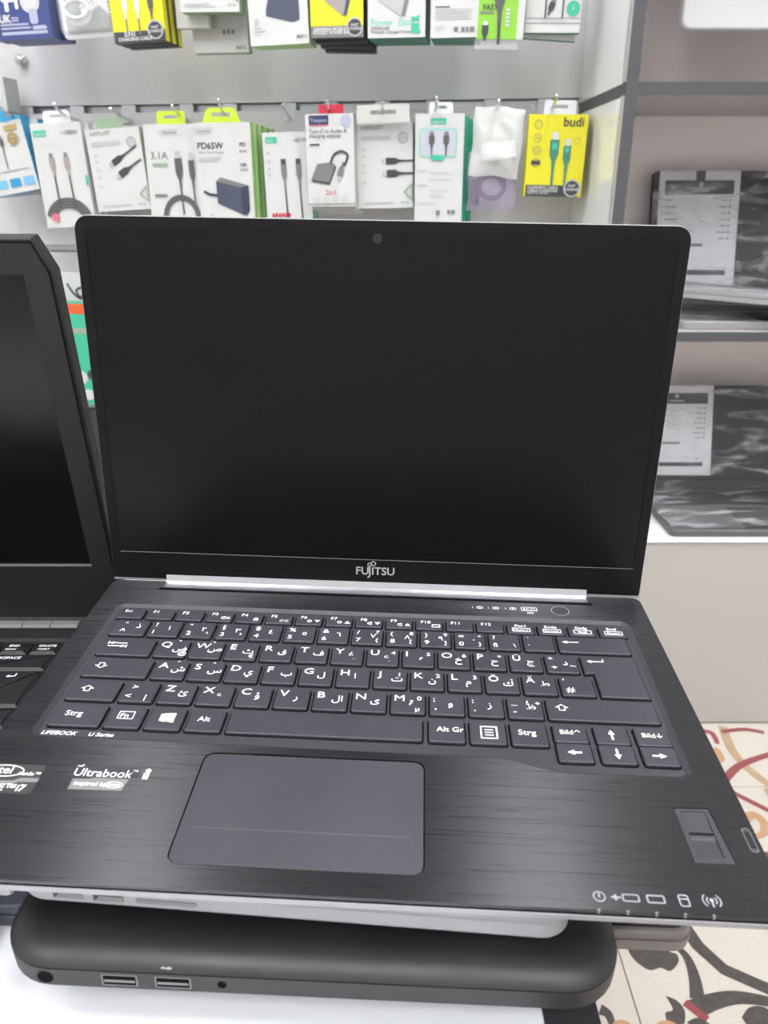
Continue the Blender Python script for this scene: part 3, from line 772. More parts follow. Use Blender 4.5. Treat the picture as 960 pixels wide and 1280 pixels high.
# blister pack with white cable
pb = on_wall(112, 46, D2); pt = on_wall(112, -80, D2)
hh = (pt.z - pb.z) * 1000; wb = (on_wall(149, 20, D2) - on_wall(77, 20, D2)).length * 1000
r = empty('blister_pack', pb, (0, R(-2), -WA), 'clear blister pack holding a coiled white cable', 'package')
b = MB(); b.T = Matrix.Rotation(pi / 2, 4, 'X'); b.prism(rrect(-wb / 2, 0, wb / 2, hh, 7), -14, -12); b.build('card', 'blister_card', r)
b = MB(); b.T = Matrix.Rotation(pi / 2, 4, 'X'); b.prism(rrect(-wb / 2 + 3, 3, wb / 2 - 3, hh - 20, 8), -12, 8, 5); b.build('blister', 'clear', r)
b = MB(); b.T = Matrix.Rotation(pi / 2, 4, 'X'); b.ring(rrect(-wb / 2, 0, wb / 2, hh, 7), 6, -11.5); b.build('rim', 'white_plastic', r)
for k in range(4):
    b = MB(); b.tube([((-10 + 18 * cos(R(a))) if a < 180 else (-46 + 18 * -cos(R(a))) * 0 + (-10 + 18 * cos(R(a))), -2 + 2.2 * k - 6, 34 + (11 + 2.2 * k) * sin(R(a))) for a in range(0, 361, 15)], 2.3, 8); b.build('cable_turn', 'white_plastic', r)
for k in range(4):
    b = MB(); b.tube(smooth_pts([(-4, -4 - k, 22 + k * 4.5), (10, -5 - k, 32 + k * 4.5), (24, -4 - k, 38 + k * 4.0), (38, -4 - k, 26 + k * 4.5)]), 2.3, 8); b.build('cable_turn', 'white_plastic', r)

p = Pk('cable_box', 'yellow three-in-one cable box with black foot strip, in the upper row', 141, 207, -90, 53, D2 + .01, 15, 'yellow', 'yellow', -2, bottom='ink')
p.rect('ink', 0, 0, 1, .105); p.txt('white_card', [('3IN1', .2, .06, 9, 'l', .03), ('CHARGING CABLE', .08, .02, 6, 'l', .03)])
for u in (.28, .52, .78): p.plug('cable' if u > .6 else 'white_plastic', 'white_plastic', u, .5, 8, 40, 0, 18, 'ink_grey')
p.disc('ink_pale', .82, .105, 12); p.disc('ink', .82, .105, 10); p.txt('white_card', [('FAST', .82, .115, 5, 'c', .02), ('CHARGE', .82, .08, 5, 'c', .02)])
p.behind(2, 'cable_box', 'yellow cable box hanging behind the three-in-one box', 'box', 'boxes behind the three-in-one box', dx=3, dz=-1.0, droll=.3, front='ink')
p.tab('yellow', .3, .7, 14, 3)

p = Pk('charger_box', 'white box with sage underside, hanging highest in the upper row', 226, 301, -125, 15, D2 + .012, 20, 'white_card', 'sage', 1)
p.txt('ink_grey', [('CABLE FAST', .08, .12, 7), ('XF-36', .8, .05, 5)]); p.lines('ink_pale', [(.08, .5, .07, 1.5), (.08, .6, .045, 1.5)])
p.add('printed_triangle', 'sage', lambda b, z: b.ring([(p.X(.84), p.Y(.16)), (p.X(.99), p.Y(.08)), (p.X(.99), p.Y(.24))], 3, z))
p = Pk('charger_box', 'pale box with A012 print, hanging low behind the sage-bottomed box', 242, 312, -70, 66, D2 - .035, 18, 'white_card', 'sage', 0)
p.txt('ink', [('A012', .95, .03, 7, 'r', .01)]); p.rect('grey_card', -.0, .12, .86, .24); p.lines('ink_grey', [(.55 + .08 * k, .6 + .08 * k, .175, 6) for k in range(3)])
p = Pk('charger_box', 'pale slim box to the left behind the sage-bottomed box', 221, 262, -80, 35, D2 - .012, 14, 'white_card', 'grey_card', 0)

p = Pk('charger_box', 'white box with a printed slate charger and A011 print', 311, 386, -85, 56, D2 + .01, 12, 'white_card', 'green', -1.6)
p.add('printed_charger', 'slate', lambda b, z: b.flat([(p.X(.3), p.Y(.33)), (p.X(.3), p.Y(.27)), (p.X(.74), p.Y(.2)), (p.X(.86), p.Y(.22)), (p.X(.86), p.Y(.5)), (p.X(.4), p.Y(.52))], z))
p.txt('ink', [('A011', .95, .05, 7, 'r', .01)]); p.lines('ink_pale', [(.08, .2, .16, 1.5), (.08, .26, .13, 1.5), (.08, .2, .10, 1.5)]); p.disc('ink_pale', .13, .22, 4)
p.behind(2, 'charger_box', 'green-bottomed charger box hanging behind the A011 box', 'box', 'boxes behind the A011 box', dx=1, dz=0)
p.tab('lime', .3, .7, 14, 3)

p = Pk('powerbank_box', 'yellow power bank box with grey foot strip and round seal', 388, 455, -85, 47, D2 + .012, 16, 'yellow', 'ink', 0)
p.rect('ink_grey', 0, 0, 1, .115); p.txt('white_card', [('20000MAH MOBILE PB', .05, .07, 5.5, 'l', .03), ('POCKET POWER BANK', .05, .035, 5.5, 'l', .03)])
p.add('printed_bank', 'bronze', lambda b, z: b.flat([(p.X(.28), p.Y(.36)), (p.X(.62), p.Y(.21)), (p.X(.69), p.Y(.215)), (p.X(.78), p.Y(.42)), (p.X(.4), p.Y(.6))], z))
p.add('printed_bank', 'slate', lambda b, z: b.flat([(p.X(.62), p.Y(.21)), (p.X(.69), p.Y(.215)), (p.X(.78), p.Y(.42)), (p.X(.72), p.Y(.44))], z))
p.disc('ink_pale', .84, .1, 11.5); p.disc('ink', .84, .1, 9.5); p.txt('white_card', [('FAST', .84, .105, 5, 'c', .02), ('CHARGE', .84, .07, 5, 'c', .02)])
p.rect('yellow', 0.955, 0.115, 1.0, 1.0)
p.behind(3, 'powerbank_box', 'dark-bottomed box hanging behind the yellow power bank box', 'box', 'boxes behind the yellow power bank box', dx=3, dz=-3.5, front='ink')

p = Pk('powerbank_box', 'white Power Bank box with teal lettering and grey bank', 459, 532, -90, 47, D2 + .015, 32, 'white_card', 'teal_dark', 0)
p.txt('teal_pale', [('Power  Bank', .05, .115, 12, 'l', .015)]); p.txt('ink', [('10000mAh', .06, .075, 6), ('Portable Charger Power Bank', .06, .04, 5.6)])
p.rect('teal', .76, .035, .9, .13); p.add('printed_mark', 'teal', lambda b, z: [b.ribbon([(p.X(.76), p.Y(.15)), (p.X(.9), p.Y(.2))], 3, z), b.ribbon([(p.X(.76), p.Y(.19)), (p.X(.9), p.Y(.155))], 3, z + .05)])
p.add('printed_bank', 'ink_pale', lambda b, z: b.flat([(p.X(.2), p.Y(.35)), (p.X(.58), p.Y(.2)), (p.X(.7), p.Y(.5)), (p.X(.4), p.Y(.6))], z))
p.add('printed_bank', 'ink_grey', lambda b, z: b.flat([(p.X(.58), p.Y(.2)), (p.X(.65), p.Y(.21)), (p.X(.77), p.Y(.52)), (p.X(.7), p.Y(.5))], z))
p.behind(1, 'powerbank_box', 'teal-bottomed box hanging behind the white Power Bank box', 'box', None, dx=1, dz=0)

p = Pk('cable_box', 'white box showing its printed back with small barcodes, teal underside', 537, 598, -90, 47, D2 + .012, 20, 'white_card', 'teal_dark', 0)
p.lines('ink_pale', [(.1, .85, .28 - .022 * k, 1.2) for k in range(1, 6)] + [(.1, .3, .1, 1.2), (.1, .26, .07, 1.2)]); p.rect('ink', .1, .285, .4, .297)
p.rect('ink_grey', .49, .055, .58, .1); p.lines('ink_grey', [(.65, .72, .05, 6), (.74, .8, .05, 6), (.82, .92, .05, 6)])
p.behind(2, 'cable_box', 'teal-bottomed box hanging behind the barcoded box', 'box', 'boxes behind the barcoded box', dx=.5, dz=0)

p = Pk('car_charger_pack', 'bright green pack with a printed grey car charger cable', 597, 656, -90, 49, D2 + .012, 8, 'grass', 'clear', 2)
p.rect('white_card', .85, 0.0, 1, 1); p.txt('ink', [('FAST', .1, .27, 9, 'l', .02)]); p.rect('ink_grey', .04, .235, .34, .255)
p.plug('cable', 'white_plastic', .42, .75, 15, 78, R(2), 22, 'ink'); p.plug('ink', 'white_card', .17, .165, 8.5, 23, 0, None)
p.lines('white_card', [(.6, .68, .12 + .035 * k, 3) for k in range(5)])
b = MB(); b.T = p.face; b.prism(rrect(-p.w / 2 - 3, -11, p.w / 2 - 6, 3, 2), -12, -4, 1); b.build('clear_edge', 'clear', p.root)

p = Pk('cable_box', 'white box with teal disc and thin black lines, at the end of the upper row', 656, 726, -90, 41, D2, 12, 'white_card', 'teal_dark', 1.6)
p.lines('ink_grey', [(0, 1, .09, .8), (0, 1, .14, .8)]); p.rect('ink', .34, .14, .37, .6); p.rect('ink', .65, .14, .68, .6)
p.disc('teal', .85, .24, 9); p.txt('ink_pale', [('DATA CABLE', .3, .105, 5.5)]); p.txt('white_card', [('1', .85, .22, 9, 'c')])
p.plug('ink', 'ink_grey', .5, .33, 8, 20, R(-20), None)
p.behind(1, 'cable_box', 'teal box hanging behind the teal-disc box', 'box', None, dx=-4, dz=-6, droll=3)

# --- third row, seen between the two screens
p = Pk('cable_pack', 'teal pack with orange header strip, low on the display wall', 60, 150, 378, 505, 0.08, 14, 'teal', 'teal', 0)
p.rect('orange', 0, .89, 1, .985); p.rect('sage', 0, .7, 1, .76); p.disc('white_card', .52, .27, 12); p.disc('ink', .68, .3, 9); p.disc('white_card', .6, .1, 10)
p = Pk('dark_block', 'dark grey block filling the dark gap under the orange-headed teal pack', 70, 170, 512, 620, 0.07, 14, 'port_dark', 'port_dark', 0)  # added block, gives the dark tone low between the two screens
p.lines('ink_pale', [(.1, .4, .1, 3)])
p = Pk('white_pack', 'white pack printed with a dark cable loop, above the orange header', 62, 150, 340, 376, 0.05, 12, 'white_card', 'grey_card', 0)
p.add('printed_cable', 'ink', lambda b, z: b.ribbon(smooth_pts([(p.X(.28), p.Y(.6)), (p.X(.36), p.Y(.25)), (p.X(.46), p.Y(.1)), (p.X(.5), p.Y(.45)), (p.X(.4), p.Y(.35)), (p.X(.46), p.Y(.05))]), 4, z))
# ------------------------------------------------------------------ table
TZ = CAMZ - 0.311
TX1 = 0.088; TXA = -0.85; TYA = -0.05; TYB = 0.82
tb = empty('display_table', ((TX1 + TXA) / 2, (TYA + TYB) / 2, 0), label='white-topped low display table with a dark frame under the laptops', cat='table')
ox, oy = (TX1 - TXA) * 500, (TYB - TYA) * 500
MB().prism(rrect(-ox + 23, -oy + 23, ox - 23, oy - 23, 1), TZ * 1000 - 18, TZ * 1000, 0.6).build('table_top', 'table', tb)
MB().plate(rrect(-ox, -oy, ox, oy), [rrect(-ox + 22.6, -oy + 22.6, ox - 22.6, oy - 22.6)], TZ * 1000 - 30, TZ * 1000 - 0.6).build('frame', 'table_frame', tb)
for sx in (-1, 1):
    for sy in (-1, 1):
        MB().box((sx * (ox - 22) - 18, sy * (oy - 22) - 18, 0), (sx * (ox - 22) + 18, sy * (oy - 22) + 18, TZ * 1000 - 30), 0, 1).build('leg', 'table_frame', tb)

# ------------------------------------------------------------------ stacked laptops under the open one
def layers(b, x0, y0, x1, y1, r, seq, mi=0, n=6, mtop=None):
    rings = []
    for z, ins in seq:
        rr = max(1.0, r - ins * 0.8); rings.append([(x, y, z) for x, y in rrect(x0 + ins, y0 + ins, x1 - ins, y1 - ins, rr, n)])
    return b.loft(rings, mi=mi, mtop=mtop)

# thin closed laptop lying on the table under the stack
r = empty('closed_laptop', (0.01, 0.254, TZ), (0, 0, R(-2.5)), 'thin closed brown-grey laptop at the bottom of the stack, jutting over the floor', 'laptop')
b = MB(); layers(b, -160, 0, 126.6, 215, 9, [(0.2, 4), (1.5, 0.6), (7.6, 0)]); b.build('base', 'grey_side', r)
b = MB(); layers(b, -160 + .4, 0.4, 126.2, 214.6, 9, [(8.0, 0.3), (11.6, 0.0), (12.6, 0.8)]); lo = b.build('lid', 'grey_side', r)
b = MB(); b.prism(rrect(-157, 3, 124, 212, 7), 12.6, 12.9); b.build('lid_panel', 'dark_top', lo)

# black laptop, side with ports to the front
BY = R(-2.6); BZ = TZ + 0.0129 + 0.0005
bc = on_z(379, 1226, CAMZ - 0.2803)
r = empty('black_laptop', (bc.x, bc.y, BZ), (R(0.2), R(0.4), BY), 'matte black closed laptop with rounded edges and side ports, under the silver one', 'laptop')
BW = 124.5
zt = (CAMZ - 0.2803 - BZ) * 1000
b = MB(); layers(b, -BW, 0, BW, 330, 24, [(0.5, 16), (2.0, 8), (zt - 10.6, 2.0), (zt - 9.6, 0.6), (zt - 0.6, 0.3)], n=8); bb = b.build('base', 'black_side', r)
b = MB(); layers(b, -BW, 0, BW, 330, 24, [(zt - .2, 1.2), (zt, 0.4), (zt + 2.6, 2.0), (zt + 5.2, 6), (zt + 7.0, 12), (zt + 8.2, 22), (zt + 8.6, 40)], n=8); b.build('lid', 'black_lid', r)
def face_port(root, fn, name, m_, y=0.0, sub=None):
    b = MB(); b.T = Matrix.Translation((0, y, 0)) @ Matrix.Rotation(pi / 2, 4, 'X'); fn(b); return b.build(name, m_, sub or root)
def bx(px): return (px - 386) / 755.0 * 2 * BW
zc_ = zt - 5.0
j = face_port(r, lambda b: b.prism(circ(bx(77), zc_, 3.6, 20), -1, 0.05), 'power_jack', 'port_dark', .4)
face_port(r, lambda b: b.prism(circ(bx(77), zc_, 3.2, 16), -1, 0.15), 'socket', 'deck_edge', .4, j)
for a in (145, 209):
    x0 = bx(a); x1 = bx(a + 43)
    u = face_port(r, lambda b: b.prism(rrect(x0, zc_ - 3.0, x1, zc_ + 3.0, .6), -2, 0.05), 'usb_port', 'port_grey', .4)
    face_port(r, lambda b: b.prism(rrect(x0 + .6, zc_ - 2.4, x1 - .6, zc_ + 2.4, .4), -2, 0.15), 'socket', 'deck_edge', .4, u)
    face_port(r, lambda b: b.prism(rrect(x0 + 1.0, zc_ - 0.9, x1 - 1.0, zc_ + 0.3), -2, 0.25), 'tongue', 'port_grey', .4, u)
j = face_port(r, lambda b: b.prism(circ(bx(289), zc_ + .3, 2.6, 16), -1, 0.05), 'audio_jack', 'port_dark', .4)
face_port(r, lambda b: b.prism(circ(bx(289), zc_ + .3, 1.9, 12), -1, 0.15), 'socket', 'deck_edge', .4, j)
b = MB(); b.T = Matrix.Translation((bx(222), 1.2, zt + 1.6)) @ Matrix.Rotation(R(35), 4, 'X'); b.flat([(-2, 0), (2, -.4), (3, .2), (1.6, .8), (.5, .3), (-1, .7)], 0.15); b.build('chipped_paint', 'silver_dull', r)

# silver laptop
sl = on_z(60, 1128, CAMZ - 0.2615); sr_ = on_z(700, 1172, CAMZ - 0.2615)
sy = math.atan2(sr_.y - sl.y, sr_.x - sl.x)
SW = (sr_ - sl).length * 1000
r = empty('silver_laptop', (sl.x, sl.y, CAMZ - 0.2615), (R(0.6), R(0.7), sy), 'closed silver laptop with side ports and card slot, under the open black laptop', 'laptop')
x0s, x1s = -13.0, SW + 4.5
b = MB(); layers(b, x0s, 0, x1s, 300, 11, [(-1.4, 4.5), (0, 1.2), (2.0, 0), (8.0, 0), (8.6, .4)], n=8); b.build('base', 'silver_dull', r)
b = MB(); layers(b, x0s, 0, x1s, 300, 11, [(8.8, .5), (9.2, 0), (11.8, 0.3), (12.6, 1.6)], n=8); b.build('lid', 'silver_dull', r)
def sx_(px): return (px - 60) / 640.0 * SW
for a in (70, 122):
    u = face_port(r, lambda b: b.prism(rrect(sx_(a), 3.2, sx_(a + 38), 7.6, .5), -2, .25), 'usb_port', 'port_grey')
    face_port(r, lambda b: b.prism([(sx_(a), 6.2), (sx_(a + 37), 6.2), (sx_(a + 38), 7.6), (sx_(a), 7.6)], -2, .5), 'socket', 'port_dark', 0, u)
    face_port(r, lambda b: b.prism([(sx_(a), 3.4), (sx_(a + 6), 5.4), (sx_(a + 6), 7.5), (sx_(a), 7.5)], -2, .6), 'socket', 'port_dark', 0, u)
face_port(r, lambda b: b.prism(rrect(sx_(176), 3.6, sx_(254), 5.8, 1), -2, .3), 'card_slot', 'port_grey')
face_port(r, lambda b: b.prism(rrect(sx_(222), 7.4, sx_(249), 8.5, .5), -2, .3), 'lid_notch', 'port_grey')
b = MB(); b.T = Matrix.Translation((x0s - 5.2, 3, 5.0)) @ Matrix.Rotation(R(90), 4, 'X')
b.prism(rrect(-4.5, -4.6, 4.0, 4.6, 3.6, 5), -30, 2.5, 1); b.build('hinge_end', 'silver', r)

# laptops of the left-hand pile
r = empty('closed_laptop', (-0.161, 0.262, TZ), (0, 0, R(-1)), 'closed blue-grey laptop flat on the table beneath the wide open laptop', 'laptop')
b = MB(); layers(b, -330, 0, 0, 225, 6, [(0.3, 3), (1.5, 0.4), (8.0, 0)]); b.build('base', 'blue_dark', r)
b = MB(); layers(b, -330, 0.3, -0.3, 225, 6, [(8.5, 0.2), (12.8, 0.0), (13.6, 0.8)]); b.build('lid', 'blue_dark', r)

# ------------------------------------------------------------------ wide black laptop on the left (screen pulled slightly forward)
LO = Vector((-0.178, 0.478, CAMZ - 0.2765))       # right end of the hinge line at deck level
off = (-190, -125, -19)
lap = empty('laptop', LO + Vector(off) * 0.001, label='wide black open laptop with glossy dark screen, beside the silver-hinged one', cat='laptop')
bd = lambda mb, n, m_, par=None: mb.build(n, m_, par or lap, off=off)
b = MB(); layers(b, -385, -250, -2, 22, 10, [(-19, 8), (-15, 1), (-4, 0), (-3, 0)]); base = bd(b, 'base', 'bezel_l')
kx1, ky1 = -34.0, -28.0
b = MB(); b.plate(rrect(-385, -250, -2, -6, 8), [rrect(-352, -150, kx1 + 1, ky1 + 1, 2)], -3, 0); bd(b, 'deck', 'bezel_l')
b = MB(); b.plate(rrect(-356, -154, kx1 + 5, ky1 + 5.5, 3), [rrect(-352, -150, kx1 + 1.5, ky1 + 1.5, 2)], 0, 1.6); bd(b, 'keyboard_rim', 'port_dark')
def lkey(x0, y0, x1, y1, leg):
    b = MB(); o = rrect(x0, y0, x1, y1, 1.0, 2)
    b.loft([[(x, y, -2.8) for x, y in o], [(x, y, 0.2) for x, y in o], [(x, y, 1.8) for x, y in inset(o, 2.0)]])
    k = bd(b, 'key', 'key_l')
    if leg:
        b = MB()
        for t, dx, dy, s in leg: b.text(t, x0 + dx, y1 + dy, s, 1.95, 'l', .012)
        bd(b, 'legend', 'legend', k)
rows = [(-29, -40.5), (-41.5, -59.5), (-60.5, -78.5), (-79.5, -97.5), (-98.5, -116.5), (-117.5, -136)]
names = ['PGDN', 'PGUP', 'HOME', 'PRTSC']
x = kx1
for i in range(14):                      # function row, END and DELETE in view
    leg = [('DELETE', 5, -4.4, 3.4), ('INSERT', 5, -8.2, 2.6)] if i == 0 else [('END', 5, -4.4, 3.4), ('BREAK', 4, -8.2, 2.4)] if i == 1 else None
    lkey(x - 18.5, rows[0][1], x, rows[0][0], leg); x -= 19.6
lkey(kx1 - 46, rows[1][1], kx1, rows[1][0], [('BACKSPACE', 5, -6.5, 4.0)])
lkey(kx1 - 36, rows[3][1], kx1, rows[2][0], [('↵', 16, -9, 7.0)])
lkey(kx1 - 55, rows[4][1], kx1, rows[4][0], None)
lkey(kx1 - 30, rows[5][1], kx1, rows[5][0], None)
for ri, w0 in ((1, 46), (2, 36), (3, 36), (4, 55), (5, 30)):
    x = kx1 - w0 - 1.2
    while x - 18 > -352:
        lkey(x - 18.4, rows[ri][1], x, rows[ri][0], None); x -= 19.6
T = Matrix.Translation((0, 0, 0)) @ Matrix.Rotation(pi / 2 + R(9), 4, 'X')
lw = -376.0
outl = [(lw + 9, 4), (-4, 4), (0, 10), (0, 240), (-8, 258), (lw + 8, 258), (lw, 240), (lw, 10)]
b = MB(); b.T = T; b.prism(outl, -11, -1.2, 1.0); lid = bd(b, 'lid', 'bezel_l')
b = MB(); b.T = T; b.plate(inset(outl, 1.6), [rrect(lw + 16, 50, -16, 239, 1)], -1.3, 0); bd(b, 'bezel', 'bezel_l', lid)
b = MB(); b.T = T; b.prism(rrect(lw + 15, 49, -15, 240), -1.25, -0.9); bd(b, 'screen', 'screen_l', lid)
b = MB(); b.T = T; b.prism(rrect(lw + 16, 48.6, -15.4, 50.0, .3), -0.2, 0.7); bd(b, 'bezel_lip', 'port_grey', lid)
b = MB(); b.T = T; b.ribbon([(lw + 8, 256), (-8.6, 256), (-1.8, 239.5), (-1.8, 10)], 0.8, 0.15); bd(b, 'bezel_seam', 'deck_edge', lid)
for k in range(18):                      # segmented hinge strip
    xa = -30 - 10 - k * 19.0
    b = MB(); b.loft([[(xx, y, z) for y, z in ((-5, 0.5), (-8, 0.5), (-8.4, 1.6), (-6.5, 2.8), (-1, 2.8))] for xx in (xa - 18.4 + 8, xa + 8)]); bd(b, 'hinge_segment', 'port_grey')
    
# ------------------------------------------------------------------ the open laptop on top of the stack
MW = Matrix(((0.9987244934, 0.0483157018, 0.0146621672), (-0.0479018034, 0.9984768041, -0.0273767938), (-0.0159625629, 0.0266395302, 0.9995176497)))
LOC = Vector((-0.1230646387, 0.3869718158, CAMZ + 0.6028892741 - 0.83))
off = Vector((114, -59, -13))
fj = empty('laptop', LOC + MW @ off * 0.001, label='slim black open laptop with silver hinge bar and white-lettered keys, topping the stack', cat='laptop')
fj.rotation_euler = MW.to_euler()
bd = lambda mb, n, m_, par=None: mb.build(n, m_, par or fj, off=off)
X0, X1, Y0, Y1 = -49.3, 277.3, -172.3, 56.5
b = MB(); layers(b, X0, Y0, X1, Y1, 5, [(-12.6, 26), (-11.5, 20), (-5.4, 0.8), (-4.8, 0.2), (-2.6, 0.0), (-2.2, .3)]); bd(b, 'base', 'silver')
b = MB(); b.prism(rrect(X0 + .3, Y0 + .3, X1 - .3, Y1 - .3, 5), -2.3, -1.7); bd(b, 'base_inlay', 'deck_edge')
# deck with openings for keyboard tray, touchpad, fingerprint reader
wave = [(-31.5, 25.9), (-36, 21), (-34.9, -90), (-32, -93.3)]
tray = [(260.5, 26.5), (-32.0, 25.6), (-35.9, 21.5), (-34.9, -90.2), (-31.6, -93.6), (150, -95.0), (170, -94.6), (180, -94.9), (188, -97.0), (196, -100.0), (204, -102.0), (214, -102.6), (258, -102.4), (262.4, -99), (264.2, 22)]
PADO = rrect(48.6, -160.8, 146.1, -99.4, 5)
FPO = [(248.0, -120.2), (248.2, -148.6), (264.2, -148.4), (262.6, -119.5)]
b = MB(); b.plate(rrect(X0 + .4, Y0 + .5, X1 - .4, Y1 - 2, 5), [tray, PADO, FPO], -1.7, 0.0); bd(b, 'deck', 'deck')
tr_in = inset(tray[::1], 0.0)
b = MB(); b.flat(tray, -1.55); bd(b, 'keyboard_tray', 'tray')
b = MB()
ti = inset(tray, 2.2); n = len(tray)
a_ = [b.vt((x, y, 0.02)) for x, y in tray]; c_ = [b.vt((x, y, -1.5)) for x, y in ti]
for i in range(n): k = (i + 1) % n; b.face((a_[i], a_[k], c_[k], c_[i]))
bd(b, 'tray_rim', 'tray')
b = MB(); b.prism(inset(PADO, 0.5), -1.7, -0.12, 0.2); pad = bd(b, 'touchpad', 'pad')
b = MB(); b.flat(rrect(54, -142.75, 141, -142.55), -0.08); bd(b, 'pad_line', 'ink_grey', pad)
fi = inset(FPO, -0.0) if False else FPO
b = MB(); b.flat(FPO[::-1] if False else FPO, -1.6); bd(b, 'fingerprint_well', 'tray')
def ccw(o): return o if sum(o[i - 1][0] * o[i][1] - o[i][0] * o[i - 1][1] for i in range(len(o))) > 0 else o[::-1]
b = MB(); b.plate(inset(ccw(FPO), .3), [rrect(250.6, -145.6, 260.6, -121.8, .6)], -1.6, -0.15); fr = bd(b, 'fingerprint_frame', 'tray')
b = MB()
prof = [(-121.8, -0.4), (-126, -0.7), (-131.2, -1.2), (-131.4, -0.6), (-132.4, -0.6), (-132.6, -1.3), (-133.8, -1.3), (-134, -0.5), (-135.2, -0.55), (-136.2, -1.2), (-145.6, -0.5)]
L1 = [b.vt((250.6, y, z)) for y, z in prof]; L2 = [b.vt((260.6, y, z)) for y, z in prof]
for i in range(len(prof) - 1): b.face((L1[i + 1], L2[i + 1], L2[i], L1[i]))
bd(b, 'fingerprint_ramp', 'tray', fr)
b = MB(); b.flat(rrect(251, -133.7, 260.2, -132.7), -1.2); bd(b, 'fingerprint_sensor', 'deck_edge', fr)
b = MB(); b.ring(rrect(271.8, -142, 275.2, -129.6, 1.4), .5, 0.06); b.ring(rrect(272.2, -131.4, 274.8, -130, .6), .4, 0.08); b.ring(rrect(272.2, -141.6, 274.8, -140.2, .6), .4, 0.08); bd(b, 'edge_latch', 'latch')
# status lights row
def icon(cx, fn):
    b = MB(); fn(b, cx, -165.8); bd(b, 'status_icon', 'legend_dim')
    b = MB(); b.prism(circ(cx - 1.2, -171.5, .55, 8), -1.4, 0.06); bd(b, 'status_light', 'port_grey')
icon(208.9, lambda b, x, y: (b.ring(circ(x, y, 2.3, 20), .5, .05), b.ribbon([(x, y + 1.5), (x, y - .4)], .6, .06)))
icon(219.1, lambda b, x, y: (b.ring(rrect(x - 3.2 + 1.2, y - 1.7, x + 4.2, y + 1.7, .8), .55, .05), b.ribbon([(x - 6, y), (x - 2.4, y)], .7, .05), b.ribbon([(x - 4.4, y - 1.2), (x - 4.4, y + 1.2)], 1.0, .06)))
icon(229.1, lambda b, x, y: (b.ring(rrect(x - 3.3, y - 1.8, x + 3.3, y + 1.8, .8), .6, .05),))
icon(239.1, lambda b, x, y: (b.ring(rrect(x - 1.9, y - 2.6, x + 1.9, y + 2.6, 1.0), .55, .05), b.ribbon([(x - 1.8, y + .7), (x + 1.8, y + .7)], .5, .06)))
icon(249.1, lambda b, x, y: (b.ribbon([(x, y - 2.2), (x, y + .8)], .7, .05), b.flat(circ(x, y + .8, .8, 10), .06), [b.ribbon([(x + s * r_ * cos(R(a)), y + .6 + r_ * sin(R(a))) for a in range(-50, 51, 20)], .5, .05) for s in (-1, 1) for r_ in (1.8, 3.2)]))
# upper strip: indicator marks, eco key, power button
for cx in (177.6, 187.0, 197.2):
    b = MB(); b.text('1', cx - 3.4, 35.2, 3.0, .05); b.ring(rrect(cx - .8, 35.0, cx + 3.0, 37.6, 1), .45, .05); b.ribbon([(cx + 1.1, 35.2), (cx + 1.1, 37.2)], .6, .06); bd(b, 'indicator_mark', 'legend')
b = MB(); b.ring(rrect(203.2, 34.2, 212.6, 38.6, .8), .4, .05); b.text('ECO', 208, 35.0, 3.6, .05, 'c'); b.ring(rrect(206.4, 31.2, 210, 32.8, .6), .4, .05); bd(b, 'eco_key', 'legend')
b = MB(); b.prism(circ(226.1, 35.4, 5.2, 32), -1, .25, .2); pw = bd(b, 'power_button', 'tray')
b = MB(); b.ring(circ(226.1, 35.4, 5.4, 32), .5, .3); bd(b, 'button_ring', 'legend_dim', pw)
# stickers and print on the palm rest
b = MB(); b.prism([(-41, -112.2), (-46, -130), (-17, -129.6), (-17.6, -112.6)][::-1], 0, .12); st = bd(b, 'chip_sticker', 'port_dark')
b = MB(); b.flat([(-46, -123.0), (-28, -122.5), (-25, -120.6), (-17.2, -120.4), (-17.2, -122.8), (-25, -123), (-28, -124.6), (-46, -124.8)], .16); bd(b, 'sticker_stripe', 'port_grey', st)
b = MB(); b.ring(circ(-34, -116.8, 8.4, 28, 3.6), .5, .16); b.text('intel', -41.0, -118.3, 6.2, .17, 'l', .01); b.text('inside™', -27.4, -119.0, 3.0, .17, 'l', .01); b.text('CORE™i7', -43.2, -128.2, 5.2, .17, 'l', .02); bd(b, 'sticker_print', 'legend', st)
b = MB(); b.prism([(-5.6, -118.6), (-4.8, -111.6), (23.6, -111.6), (23.8, -117), (20, -118.4)][::-1], 0, .1); st = bd(b, 'ultrabook_sticker', 'tray')
b = MB(); b.flat([(-3.0, -125.8), (-3.2, -119.6), (3.4, -119.4), (5.6, -118.5), (20.6, -118.5), (19.6, -125.4)][::-1], .12); bd(b, 'sticker_band', 'port_grey', st)
b = MB(); b.text('Ultrabook', -4.0, -117.8, 6.6, .17, 'l', 0, 0, .92); b.text('™', 20.6, -115, 3, .17); b.ribbon([(-4.0, -112.0), (-2.2, -112.0), (-1.6, -111.0)], .6, .17)
b.text('inspired by', -1.6, -123.2, 3.2, .17, 'l', .01); b.ring(circ(15.2, -122.2, 3.9, 24, 1.9), .35, .17); b.text('intel', 15.2, -123.0, 2.9, .18, 'c', .01)
b.flat(rrect(25.8, -118, 28.2, -114.4), .1); b.flat(circ(27.2, -113, 1.2, 12), .1); bd(b, 'sticker_print', 'legend', st)
b = MB(); b.text('LIFEBOOK', -30.6, -90.7, 3.6, -1.3, 'l', .012, .25, 1.0); b.text('U Series', -8.6, -90.7, 3.5, -1.3, 'l', .012, .2); bd(b, 'keyboard_print', 'legend')

